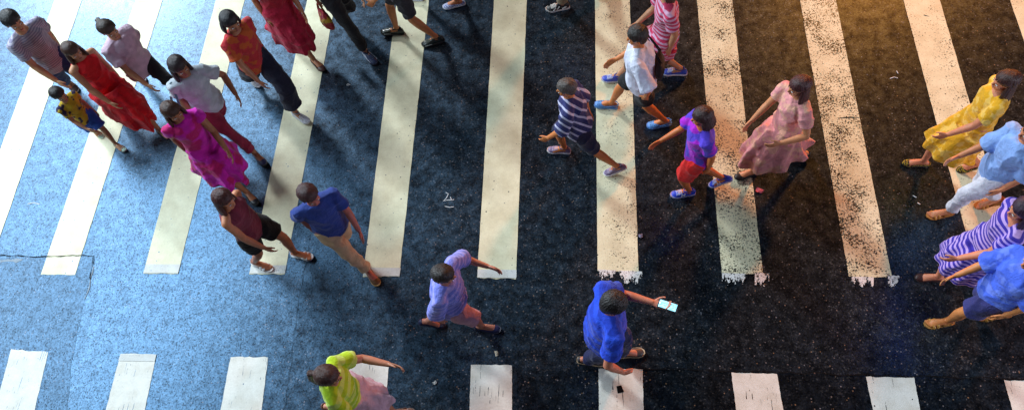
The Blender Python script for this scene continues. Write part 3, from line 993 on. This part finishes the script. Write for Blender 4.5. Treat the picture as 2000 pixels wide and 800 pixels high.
P_('yellow', g=(1834, 324), front=(1788, 320), rear=(1896, 332), dir=(-1, .02), h=1.56, fem=True, style='long', hair=(0.045, 0.014, 0.01), pf=0,
   label='person in golden yellow dress and yellow dotted flat shoes near the right edge',
   wear=[dict(t='dress', c=(0.80, 0.40, 0.008), p='blotch', c2=(0.85, 0.52, 0.10), sc=70, hem=.5, sl='short', flare=.1)],
   shoe=('flat', (0.03, 0.02, 0.01), (0.03, 0.02, 0.01), {'dots': (0.75, 0.55, 0.03)}), skin=(0.68, 0.26, 0.14))
P_('sky', hair=(0.06,0.03,0.016), g=(1872, 412), front=(1836, 420), rear=(1932, 402), dir=(-1, .08), h=1.58, fem=True, style='bob', pf=0,
   label='person in sky blue shirt and white trousers with orange sandals at the right edge',
   wear=[dict(t='trousers', c=(0.78, 0.78, 0.88), len=1.8, o=.014), dict(t='top', c=(0.28, 0.46, 0.90), sl='elbow', o=.03)],
   shoe=('sandal', (0.6, 0.24, 0.04), (0.5, 0.2, 0.04)), skin=(0.68, 0.26, 0.12))
P_('indigo', g=(1850, 544), front=(1815, 543), rear=(1906, 548), dir=(-1, .02), h=1.58, fem=True, style='long', hair=(0.03, 0.012, 0.03), pf=0,
   label='person in indigo and lilac striped dress between the white trousers and the cobalt shirt',
   wear=[dict(t='dress', c=(0.05, 0.03, 0.40), p='stripes', c2=(0.55, 0.36, 0.78), sc=48, hem=.5, sl='short', flare=.07)],
   shoe=('flat', (0.06, 0.02, 0.02), (0.05, 0.03, 0.03)), skin=(0.72, 0.27, 0.15))
P_('cobalt', hair=(0.012,0.010,0.012), g=(1868, 629), front=(1834, 632), rear=(1940, 620), dir=(-1, .04), h=1.58, pf=0, pr=30,
   label='person in cobalt blue shirt and navy shorts with tan sandals, lowest at the right edge',
   wear=[dict(t='shorts', c=(0.04, 0.04, 0.18), len=.8, wide=.02), dict(t='top', c=(0.08, 0.17, 0.92), sl='elbow', p='blotch', c2=(0.16, 0.26, 0.95), sc=40, o=.035)],
   shoe=('sandal', (0.55, 0.28, 0.05), (0.45, 0.22, 0.05)), skin=(0.70, 0.26, 0.08))
P_('maroon', g=(548, 508), front=(592, 500), rear=(512, 520), dir=(1, .3), h=1.54, fem=True, style='long', hair=(0.06, 0.014, 0.012), pr=4,
   label='person in maroon sleeveless top and black shorts with white sandals',
   wear=[dict(t='shorts', c=BLK, len=.7, wide=.02), dict(t='top', c=(0.22, 0.03, 0.06), sl='none', o=.015)],
   shoe=('sandal', (0.82, 0.82, 0.84), (0.78, 0.76, 0.76)), skin=(0.60, 0.24, 0.12))
P_('beige', g=(694, 502), front=(726, 539), rear=(662, 462), dir=(.85, 1.0), h=1.6, pf=0,
   label='person in navy shirt and beige trousers with brown loafers on the fifth white stripe',
   wear=[dict(t='trousers', c=(0.62, 0.42, 0.24), o=.012), dict(t='top', c=(0.02, 0.05, 0.26), sl='short', o=.02)],
   shoe=('slipon', (0.14, 0.06, 0.02), (0.4, 0.24, 0.08)), skin=(0.48, 0.15, 0.11), hair=(0.05, 0.015, 0.015), lead='R')
P_('lavender', hair=(0.022,0.016,0.014), g=(908, 640), front=(952, 642), rear=(842, 634), dir=RI, h=1.56, pf=0,
   label='person in lavender blue shirt and dusty pink shorts with navy shoes',
   wear=[dict(t='shorts', c=(0.55, 0.30, 0.38), len=.95, wide=.02), dict(t='top', c=(0.20, 0.24, 0.78), p='stripes', c2=(0.34, 0.34, 0.86), sc=40, sl='elbow', o=.03)],
   shoe=('slipon', (0.02, 0.025, 0.09), (0.02, 0.02, 0.05)), skin=(0.56, 0.24, 0.16), armL=(.28, .12, -.30), style='short')
P_('phone', hair=(0.014,0.011,0.011), g=(1176, 700), front=(1228, 690), rear=(1156, 706), dir=(1, -.03), h=1.68, pr=3, pf=0, build=1.08, lead='L',
   label='person in royal blue shirt and navy trousers looking at a lit phone',
   wear=[dict(t='trousers', c=(0.015, 0.02, 0.09), o=.012), dict(t='top', c=(0.01, 0.05, 0.55), p='stripes', c2=(0.015, 0.075, 0.70), sc=26, sl='short', o=.03)],
   shoe=('slipon', (0.06, 0.05, 0.05), (0.62, 0.45, 0.28)), skin=(0.60, 0.22, 0.13), armL=(.40, -.06, -.16, (0, 0, -1)), armR=(.06, -.16, -.44), nod=28, curl=.8)
P_('green', g=(728, 806), front=(786, 806), rear=(655, 800), dir=RI, h=1.58, fem=True, style='pony', hair=(0.05, 0.02, 0.015),
   label='person in neon green top and mauve skirt carrying a grey bag at the bottom edge',
   wear=[dict(t='skirt', c=(0.55, 0.36, 0.44), hem=.5, flare=.06), dict(t='top', c=(0.42, 0.62, 0.01), p='stripes', c2=(0.55, 0.70, 0.12), sc=22, sl='short', o=.02, lo=-.02)],
   shoe=('flat', (0.2, 0.1, 0.07), (0.1, 0.06, 0.05)), skin=(0.52, 0.22, 0.13), armL=(.42, .06, -.2), armR=(.3, -.05, -.38))

PEOPLE = {k: person(v) for k, v in SPECS.items()}

# ------------------------------------------------------------------ carried things
def tag(o, label, cat, group=None):
    o['label'] = label
    o['category'] = cat
    if group:
        o['group'] = group

def slab(bm, M, sx, sy, sz, r=0.004, seg=2):
    b0 = bmesh.ops.create_cube(bm, size=1.0, matrix=M @ Matrix.Diagonal((sx, sy, sz, 1)))
    es = list({e for v in b0['verts'] for e in v.link_edges})
    bmesh.ops.bevel(bm, geom=es, offset=r, segments=seg, affect='EDGES', profile=0.6)

def bag(name, label, c, F, L, w, h, d, col, grip, mat=None, tilt=0):
    """soft bag hanging below grip (a world point); c = centre of the bag"""
    root = bpy.data.objects.new(name, None); COL.objects.link(root)
    root.location = c
    tag(root, label, 'bag')
    Z = V((0, 0, 1))
    bm = bmesh.new()
    # lofted soft body: narrower at the top, sagging at the bottom
    prof = [(-.5, .80, .7), (-.44, .96, 1.0), (-.2, 1.02, 1.12), (.1, .98, .95), (.38, .92, .6), (.5, .88, .28)]
    tube(bm, [Z * (h * k) for k, _, _ in prof], [(w / 2 * a, d / 2 * b2) for _, a, b2 in prof], lat=F, seg=28, cap=.2)
    m = mat or cloth(col)
    bo = bm_obj('bag_body', bm, m, root)
    remesh(bo, .008, 1, (TEX, .02))
    bm = bmesh.new()
    gl = grip - c
    for sg in (1, -1):
        p0 = Z * (h * .46) + F * (w * .3) + L * (sg * d * .1)
        p1 = Z * (h * .46) - F * (w * .3) + L * (sg * d * .1)
        tube(bm, [p0, lerp(p0, gl, .6) + F * w * .06, gl + L * sg * .006, lerp(p1, gl, .6) - F * w * .06, p1], [.007] * 5, seg=8)
    bm_obj('handle', bm, m, root)

q = PEOPLE['teal']
W = q['arm'][-1][2]
S = q['arm'][-1][0]
bag('shoulder_bag', 'teal grey cloth bag hanging beside the pale grey top', q['P'] - q['L'] * .30 - q['F'] * .05 + V((0, 0, -.08)), q['F'], q['L'], .34, .28, .13, (0.10, 0.20, 0.25), S + V((0, 0, .06)))
q = PEOPLE['green']
W = q['arm'][-1][2] + V((0, 0, -.09))
bag('handbag', 'soft grey handbag held in front of the mauve skirt', W + V((0, 0, -.28)), q['F'], q['L'], .30, .26, .12, (0.24, 0.22, 0.27), W)
q = PEOPLE['black']
W = q['arm'][-1][2] + (q['arm'][-1][2] - q['arm'][-1][1]).normalized() * .085
bag('carrier_bag', 'red and yellow carrier bag held beside the black trousers', W + V((0, 0, -.27)), q['F'], q['L'], .24, .26, .09, None, W, cloth((0.5, 0.03, 0.05), 'blotch', (0.7, 0.45, 0.03), 55))

q = PEOPLE['white']
bag('sling_bag', 'small black sling bag worn behind the loose white shirt', q['up'](.20, -.20) - q['L'] * .04, q['L'], q['F'], .26, .24, .10, (0.012, 0.012, 0.014), q['sh'][-1] + at(*SPECS['white']['g']) + V((0, 0, .055)) - q['F'] * .02)
# lit phone
q = PEOPLE['phone']
S, E_, W = q['arm'][1]
dd = (W - E_).normalized()
ph = bpy.data.objects.new('phone', None); COL.objects.link(ph)
pc = W + dd * .125 + V((0, 0, .018))
ph.location = pc
tag(ph, 'phone with a glowing cyan screen held by the royal blue shirt', 'phone')
fx = V((dd.x, dd.y, dd.z * .4)).normalized(); ly = V((-fx.y, fx.x, 0)).normalized(); uz = fx.cross(ly)
PM = Matrix((fx, ly, uz)).transposed().to_4x4()
bm = bmesh.new(); slab(bm, PM, .158, .078, .009, .003)
bm_obj('case', bm, plain('phone_case', (0.02, 0.02, 0.025), 0.3), ph)
bm = bmesh.new(); slab(bm, PM @ Matrix.Translation((0, 0, .0052)), .140, .062, .001, .0004, 1)
MS, nt, b = mat_new('phone_screen')
tc = nt.nodes.new('ShaderNodeTexCoord')
bk = nt.nodes.new('ShaderNodeTexBrick'); bk.inputs['Scale'].default_value = 38.0
bk.inputs['Color1'].default_value = (0.20, 0.75, 1.0, 1); bk.inputs['Color2'].default_value = (0.55, 0.92, 1.0, 1); bk.inputs['Mortar'].default_value = (0.04, 0.35, 0.6, 1)
lk(nt, tc.outputs['Object'], bk.inputs['Vector'])
lk(nt, bk.outputs['Color'], b.inputs['Emission Color'])
b.inputs['Emission Strength'].default_value = 1.7
b.inputs['Base Color'].default_value = (0.02, 0.02, 0.03, 1)
b.inputs['Roughness'].default_value = 0.15
bm_obj('screen', bm, MS, ph)

# ------------------------------------------------------------------ road and markings
road_bm = bmesh.new()
bmesh.ops.create_grid(road_bm, x_segments=40, y_segments=40, size=120)
road = bm_obj('road', road_bm, M_ROAD, None, smooth=False)
road['kind'] = 'structure'
ROAD_Z = 0.0

def quad_strip(name, a0, a1, b0, b1, mat, z=.004, n=90, jag=.0035, ragged0=0, ragged1=0):
    """painted strip from edge a0-a1 (far end, left to right) to b0-b1 (near end); slightly uneven edges"""
    bm = bmesh.new()
    rows = []
    sd = random.uniform(0, 100)
    m = 10
    for i in range(n + 1):
        f = i / n
        l = lerp(a0, b0, f); r = lerp(a1, b1, f)
        wv = (r - l).normalized(); lv = (b0 - a0).normalized()
        jl = mnoise.noise(V((f * 40, sd, 0))) * jag + mnoise.noise(V((f * 160, sd, 3))) * jag * .6
        jr = mnoise.noise(V((f * 40, sd, 9))) * jag + mnoise.noise(V((f * 160, sd, 13))) * jag * .6
        row = []
        for k in range(m + 1):
            p = lerp(l + wv * jl, r + wv * jr, k / m)
            if i == 0 and ragged0:
                p = p - lv * mnoise.noise(V((k * 1.7, sd, 21))) * ragged0
            if i == n and ragged1:
                p = p + lv * mnoise.noise(V((k * 1.7, sd, 27))) * ragged1
            row.append(bm.verts.new((p.x, p.y, z)))
        rows.append(row)
    for r0, r1 in zip(rows, rows[1:]):
        for k in range(m):
            bm.faces.new((r0[k], r0[k + 1], r1[k + 1], r1[k]))
    return bm_obj(name, bm, mat, road, smooth=False)

# far crossing: (x left, x right) at the top of the photo and at the near end
def ext(p, q_, k):
    return p + (p - q_) * k
upper = [
    # top-left, top-right, bottom-left, bottom-right (photo positions)
    ((107, 0), (160, 0), (-88, 536), (-25, 536)),
    ((265, 0), (318, 0), (80, 536), (147, 536)),
    ((422, 0), (478, 0), (280, 534), (348, 534)),
    ((600, 0), (656, 0), (487, 535), (556, 535)),
    ((775, 0), (838, 0), (709, 540), (780, 540)),
    ((965, 0), (1029, 0), (932, 543), (1008, 544)),
    ((1162, 0), (1230, 0), (1167, 528), (1247, 530)),
    ((1361, 0), (1430, 0), (1410, 534), (1490, 535)),
    ((1562, 0), (1632, 0), (1658, 540), (1742, 541)),
    ((1764, 0), (1835, 0), (1910, 541), (1993, 542)),
    ((1972, 0), (2044, 0), (2160, 545), (2246, 546)),
]
for tl, tr, bl, br in upper:
    a0, a1, b0, b1 = at(*tl), at(*tr), at(*bl), at(*br)
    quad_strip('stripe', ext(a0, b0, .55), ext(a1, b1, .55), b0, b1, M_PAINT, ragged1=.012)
lower = [
    ((-190, 676), (-118, 678), (-222, 800), (-146, 800)),
    ((22, 682), (95, 686), (-10, 800), (68, 800)),
    ((236, 690), (306, 691), (207, 800), (283, 800)),
    ((451, 696), (524, 697), (431, 800), (511, 800)),
    ((684, 702), (760, 704), (672, 800), (753, 800)),
    ((920, 711), (1000, 713), (917, 800), (1000, 800)),
    ((1169, 719), (1255, 720), (1170, 800), (1257, 800)),
    ((1428, 727), (1517, 729), (1438, 800), (1530, 800)),
    ((1691, 735), (1785, 737), (1705, 800), (1797, 800)),
    ((1961, 742), (2056, 744), (1977, 800), (2075, 800)),
]
for tl, tr, bl, br in lower:
    a0, a1, b0, b1 = at(*tl), at(*tr), at(*bl), at(*br)
    quad_strip('stripe', a0, a1, b0 + (b0 - a0) * 4, b1 + (b1 - a1) * 4, M_PAINT_LOW, n=120, ragged0=.012)

# ragged old paint showing past the near ends of worn stripes
def blob_poly(name, x0, x1, y0, y1, mat, z, slope=0.0):
    """flakes of old paint: fine cells kept where a noise field is high, thinning away from the stripe"""
    bm = bmesh.new()
    sd = random.uniform(0, 99)
    nx = int((x1 - x0) / .9); ny = int((y1 - y0) / .9)
    grid = {}
    def vert(i, j):
        if (i, j) not in grid:
            f = i / nx
            p = at(x0 + (x1 - x0) * f + mnoise.noise(V((i * .9, j * .9, sd))) * .7, y0 + slope * f + (y1 - y0) * j / ny + mnoise.noise(V((i * .9, j * .9, sd + 9))) * .7)
            grid[(i, j)] = bm.verts.new((p.x, p.y, z))
        return grid[(i, j)]
    for i in range(nx):
        for j in range(ny):
            nv = mnoise.noise(V((i * .07, sd, 0))) * .8 + mnoise.noise(V((i * .3, j * .14, sd))) * .45
            if nv + .38 - .85 * j / ny + .25 * mnoise.noise(V((i * .8, j * .8, sd + 4))) > 0:
                bm.faces.new((vert(i, j), vert(i + 1, j), vert(i + 1, j + 1), vert(i, j + 1)))
    return bm_obj(name, bm, mat, road, smooth=False)
for x0, x1, y0, y1, sl in ((1168, 1254, 526, 551, 4), (1410, 1455, 533, 562, 1), (1474, 1502, 532, 562, 1), (1663, 1706, 540, 560, 1), (1734, 1756, 538, 560, 0)):
    blob_poly('worn_paint', x0, x1, y0, y1, M_PRIMER, .0065, slope=sl)
# paler bands at the ends of the cleaner stripes
M_BAND = paint_material('pale_end_band', (0.66, 0.68, 0.66), 0.36, pit=0.05, use_x=False)
for (x0, y0), (x1, y1), (x2, y2), (x3, y3) in (((286, 516), (353, 516), (280.5, 533), (348.5, 533)), ((491, 518), (560, 518), (487.5, 534), (556.5, 534)),
        ((712, 522), (783, 523), (709.5, 539), (780.5, 539)), ((933, 526), (1009, 527), (932.5, 542), (1008.5, 543)), ((236, 691), (306, 692), (232, 704), (303, 705))):
    quad_strip('pale_band', at(x0, y0), at(x1, y1), at(x2, y2), at(x3, y3), M_BAND, z=.0075, n=12)

# resurfaced patches, seams and cracks
def poly(name, pts, mat, z, jag=.01, step=.08):
    bm = bmesh.new()
    vs = []
    n = len(pts)
    for i in range(n):
        a, b2 = at(*pts[i]), at(*pts[(i + 1) % n])
        k = max(1, int((b2 - a).length / step))
        for j in range(k):
            p = lerp(a, b2, j / k)
            vs.append(bm.verts.new((p.x + random.uniform(-jag, jag), p.y + random.uniform(-jag, jag), z)))
    bm.faces.new(vs)
    bmesh.ops.triangulate(bm, faces=bm.faces)
    return bm_obj(name, bm, mat, road, smooth=False)
poly('repair_patch', [(-150, 498), (60, 502), (184, 499), (176, 545), (163, 590), (150, 660), (138, 720), (120, 960), (-300, 960)], M_PATCH, .002)
poly('repair_patch', [(1010, 716), (1300, 722), (1700, 732), (2060, 742), (2060, 1100), (1010, 1100)], M_PATCH, .002)

def crack(pts, w0, seedk, z=.0055, mat=None, name='crack'):
    bm = bmesh.new()
    ws = [at(*p) for p in pts]
    dense = []
    for a, b2 in zip(ws, ws[1:]):
        k = max(1, int((b2 - a).length / .035))
        for j in range(k):
            dense.append(lerp(a, b2, j / k))
    dense.append(ws[-1])
    L_, R_ = [], []
    for i, p in enumerate(dense):
        t = (dense[min(i + 1, len(dense) - 1)] - dense[max(0, i - 1)]).normalized()
        nrm = V((-t.y, t.x, 0))
        off = mnoise.noise(V((i * .23, seedk, 0))) * .022 + mnoise.noise(V((i * .9, seedk, 4))) * .008
        w = w0 * max(.12, .6 + .9 * mnoise.noise(V((i * .5, seedk, 8))))
        c = p + nrm * off
        L_.append(bm.verts.new((*(c + nrm * w).xy, z))); R_.append(bm.verts.new((*(c - nrm * w).xy, z)))
    for i in range(len(dense) - 1):
        bm.faces.new((L_[i], L_[i + 1], R_[i + 1], R_[i]))
    bm_obj(name, bm, mat or M_CRACK, road, smooth=False)
crack([(-60, 497), (60, 500), (184, 499), (178, 545)], .0055, 1.3, .0095)
crack([(612, 430), (600, 500), (588, 560), (577, 640), (566, 720), (556, 800), (548, 860)], .0022, 5.1)
crack([(1250, 719), (1500, 726), (1750, 733), (2060, 742)], .006, 8.8, .009)
crack([(1637, 231), (1682, 229)], .007, 3.3)
crack([(1840, 272), (1862, 285), (1900, 276), (1935, 300)], .0035, 9.4)
crack([(1862, 285), (1858, 300), (1882, 312), (1930, 322)], .003, 12.4)
crack([(1850, 302), (1880, 298)], .003, 15.4)
crack([(1804, 30), (1815, 33)], .012, 2.2)
crack([(1210, 752), (1214, 766)], .03, 4.2)
M_CHALK = plain('chalk', (0.7, 0.74, 0.76), 0.9, 0.1)
M_SEAM = plain('pale_grout', (0.30, 0.36, 0.42), 0.8, 0.2)
crack([(-20, 508), (20, 510), (45, 507)], .022, 31, .004, M_SEAM, 'scuff')
crack([(183, 520), (176, 550), (167, 583)], .009, 33, .004, M_SEAM, 'scuff')
# chalk squiggles on the asphalt
def scrawl(lines, w=.006):
    bm = bmesh.new()
    for ln in lines:
        pts = [at(*p) + V((0, 0, .004)) for p in ln]
        tube(bm, pts, [(w, .0015)] * len(pts), lat=None, seg=6)
    bm_obj('chalk_mark', bm, M_CHALK, road)
scrawl([[(871, 376), (876, 379), (872, 387), (866, 393), (873, 391), (879, 391), (887, 390)], [(869, 403), (878, 405), (886, 404)], [(880, 385), (882, 391)]], .0045)
scrawl([[(1738, 154), (1746, 151), (1753, 153)], [(1751, 139), (1754, 144)]], .0045)
scrawl([[(1783, 382), (1790, 386)], [(1792, 396), (1797, 399)]], .006)
scrawl([[(55, 398), (66, 396), (78, 399)]], .006)

# litter
def scrap(name, label, x, y, w, h_, rot, col, cat='litter'):
    bm = bmesh.new()
    n = 6
    vs = [[None] * (n + 1) for _ in range(n + 1)]
    for i in range(n + 1):
        for j in range(n + 1):
            u, v_ = i / n - .5, j / n - .5
            z = .012 + .010 * math.sin(u * 5 + 1) * math.cos(v_ * 4) + .008 * (u + v_) ** 2
            vs[i][j] = bm.verts.new((u * w * (1 + .25 * v_), v_ * h_ * (1 - .3 * u), z))
    for i in range(n):
        for j in range(n):
            bm.faces.new((vs[i][j], vs[i + 1][j], vs[i + 1][j + 1], vs[i][j + 1]))
    bmesh.ops.solidify(bm, geom=bm.faces[:], thickness=.001)
    o = bm_obj(name, bm, plain('paper', col, 0.7, 0.2), None)
    o.location = at(x, y); o.rotation_euler.z = rot
    tag(o, label, cat, 'paper scraps lying on the road')
scrap('paper_scrap', 'crumpled pink paper scrap on dark asphalt right of the orange-tinted stripe', 1483, 373, .075, .055, -.5, (0.85, 0.22, 0.30))
scrap('paper_scrap', 'tiny cream paper scrap on the asphalt below the lavender shirt', 970, 690, .03, .05, .2, (0.7, 0.62, 0.5))
scrap('paper_scrap', 'tiny white paper scrap between the two lower middle stripes', 850, 747, .035, .03, .7, (0.75, 0.73, 0.7))
scrap('paper_scrap', 'small lilac paper scrap beside the end of the speckled seventh stripe', 1251, 461, .04, .04, .3, (0.42, 0.40, 0.55))
# flattened ring pull
bm = bmesh.new()
pts = [V((.014 * math.cos(a), .012 * math.sin(a), .006)) for a in [2 * PI * k / 14 for k in range(15)]]
tube(bm, pts, [.004] * 15, seg=8)
ellip(bm, V((.02, 0, .005)), [V((.009, 0, 0)), V((0, .008, 0)), V((0, 0, .003))], 10, 6)
o = bm_obj('ring_pull', bm, plain('tin', (0.65, 0.66, 0.68), 0.35), None)
o.location = at(680, 166); tag(o, 'small silver ring pull on the asphalt between the fourth and fifth stripes', 'litter')

# ------------------------------------------------------------------ light
SUN_DIR = V((0.65, -0.76, 0)).normalized() * math.cos(math.radians(31)) + V((0, 0, -math.sin(math.radians(31))))
sd_ = bpy.data.lights.new('key_light', 'SUN')
sd_.energy = 2.0
sd_.angle = math.radians(7)
sd_.color = (0.90, 0.96, 1.0)
so = bpy.data.objects.new('key_light', sd_); COL.objects.link(so)
so.rotation_euler = SUN_DIR.to_track_quat('-Z', 'Y').to_euler()

def area(name, pos, target, size, energy, col):
    d = bpy.data.lights.new(name, 'AREA'); d.shape = 'DISK'; d.size = size; d.energy = energy; d.color = col
    o = bpy.data.objects.new(name, d); COL.objects.link(o)
    o.location = pos
    o.rotation_euler = (V(target) - V(pos)).to_track_quat('-Z', 'Y').to_euler()
    return o
def spot(name, pos, target, cone, energy, col, r=.25):
    d = bpy.data.lights.new(name, 'SPOT'); d.spot_size = math.radians(cone); d.spot_blend = 1.0; d.energy = energy; d.color = col; d.shadow_soft_size = r
    o = bpy.data.objects.new(name, d); COL.objects.link(o)
    o.location = pos
    o.rotation_euler = (V(target) - V(pos)).to_track_quat('-Z', 'Y').to_euler()
spot('assumed_orange_light', (11.0, 22.5, 10.0), (4.0, 3.6, 0), 33, 20000, (1.0, 0.28, 0.035), 1.1)  # assumed orange source out of view, added to warm the stripes on the right
left_light = area('assumed_left_light', (-10.4, 5.8, 7.0), (-3.0, 4.6, 1.5), 9, 1650, (0.72, 0.88, 1.0))  # assumed cool source out of view, added and sized for the left asphalt glare
left_light.data.shape = 'RECTANGLE'; left_light.data.size = 9; left_light.data.size_y = 7

sw = area('right_fill_light', (10.0, -0.4, 3.6), (4.2, 2.8, .6), 4, 380, (0.84, 0.84, 1.0))  # unseen cool fill light, added to brighten the people on the right
sw.data.shape = 'RECTANGLE'; sw.data.size = 4.5; sw.data.size_y = 3

w = bpy.data.worlds.new('World'); sc.world = w; w.use_nodes = True
wn = w.node_tree
sky = wn.nodes.new('ShaderNodeTexSky'); sky.sky_type = 'NISHITA'; sky.sun_disc = False
sky.sun_elevation = math.radians(31)
sky.sun_rotation = math.atan2(-SUN_DIR.x, -SUN_DIR.y)
wn.links.new(sky.outputs[0], wn.nodes['Background'].inputs[0])
wn.nodes['Background'].inputs[1].default_value = 0.005

sc.view_settings.view_transform = 'Standard'
sc.view_settings.look = 'None'
sc.view_settings.exposure = 0.12
sc.view_settings.gamma = 1.0
sc.view_settings.use_curve_mapping = False

# ------------------------------------------------------------------ bake the modelling modifiers
bpy.context.view_layer.update()
dg = bpy.context.evaluated_depsgraph_get()
new = [(o, bpy.data.meshes.new_from_object(o.evaluated_get(dg))) for o in BAKE]
for o, me in new:
    nm = o.data.name
    o.modifiers.clear()
    o.data = me
    me.name = nm
# strands: how far round the crown each point of the hair lies, so the strands run down from the crown
for ho, crown, HU, HF, HL in HAIR:
    at_ = ho.data.attributes.new('strand', 'FLOAT_VECTOR', 'POINT')
    vals = []
    for v in ho.data.vertices:
        d = v.co - crown
        a = math.atan2(d.dot(HL), d.dot(HF) + .0001)
        vals += [math.cos(a), math.sin(a), d.length * 1.2]
    at_.data.foreach_set('vector', vals)
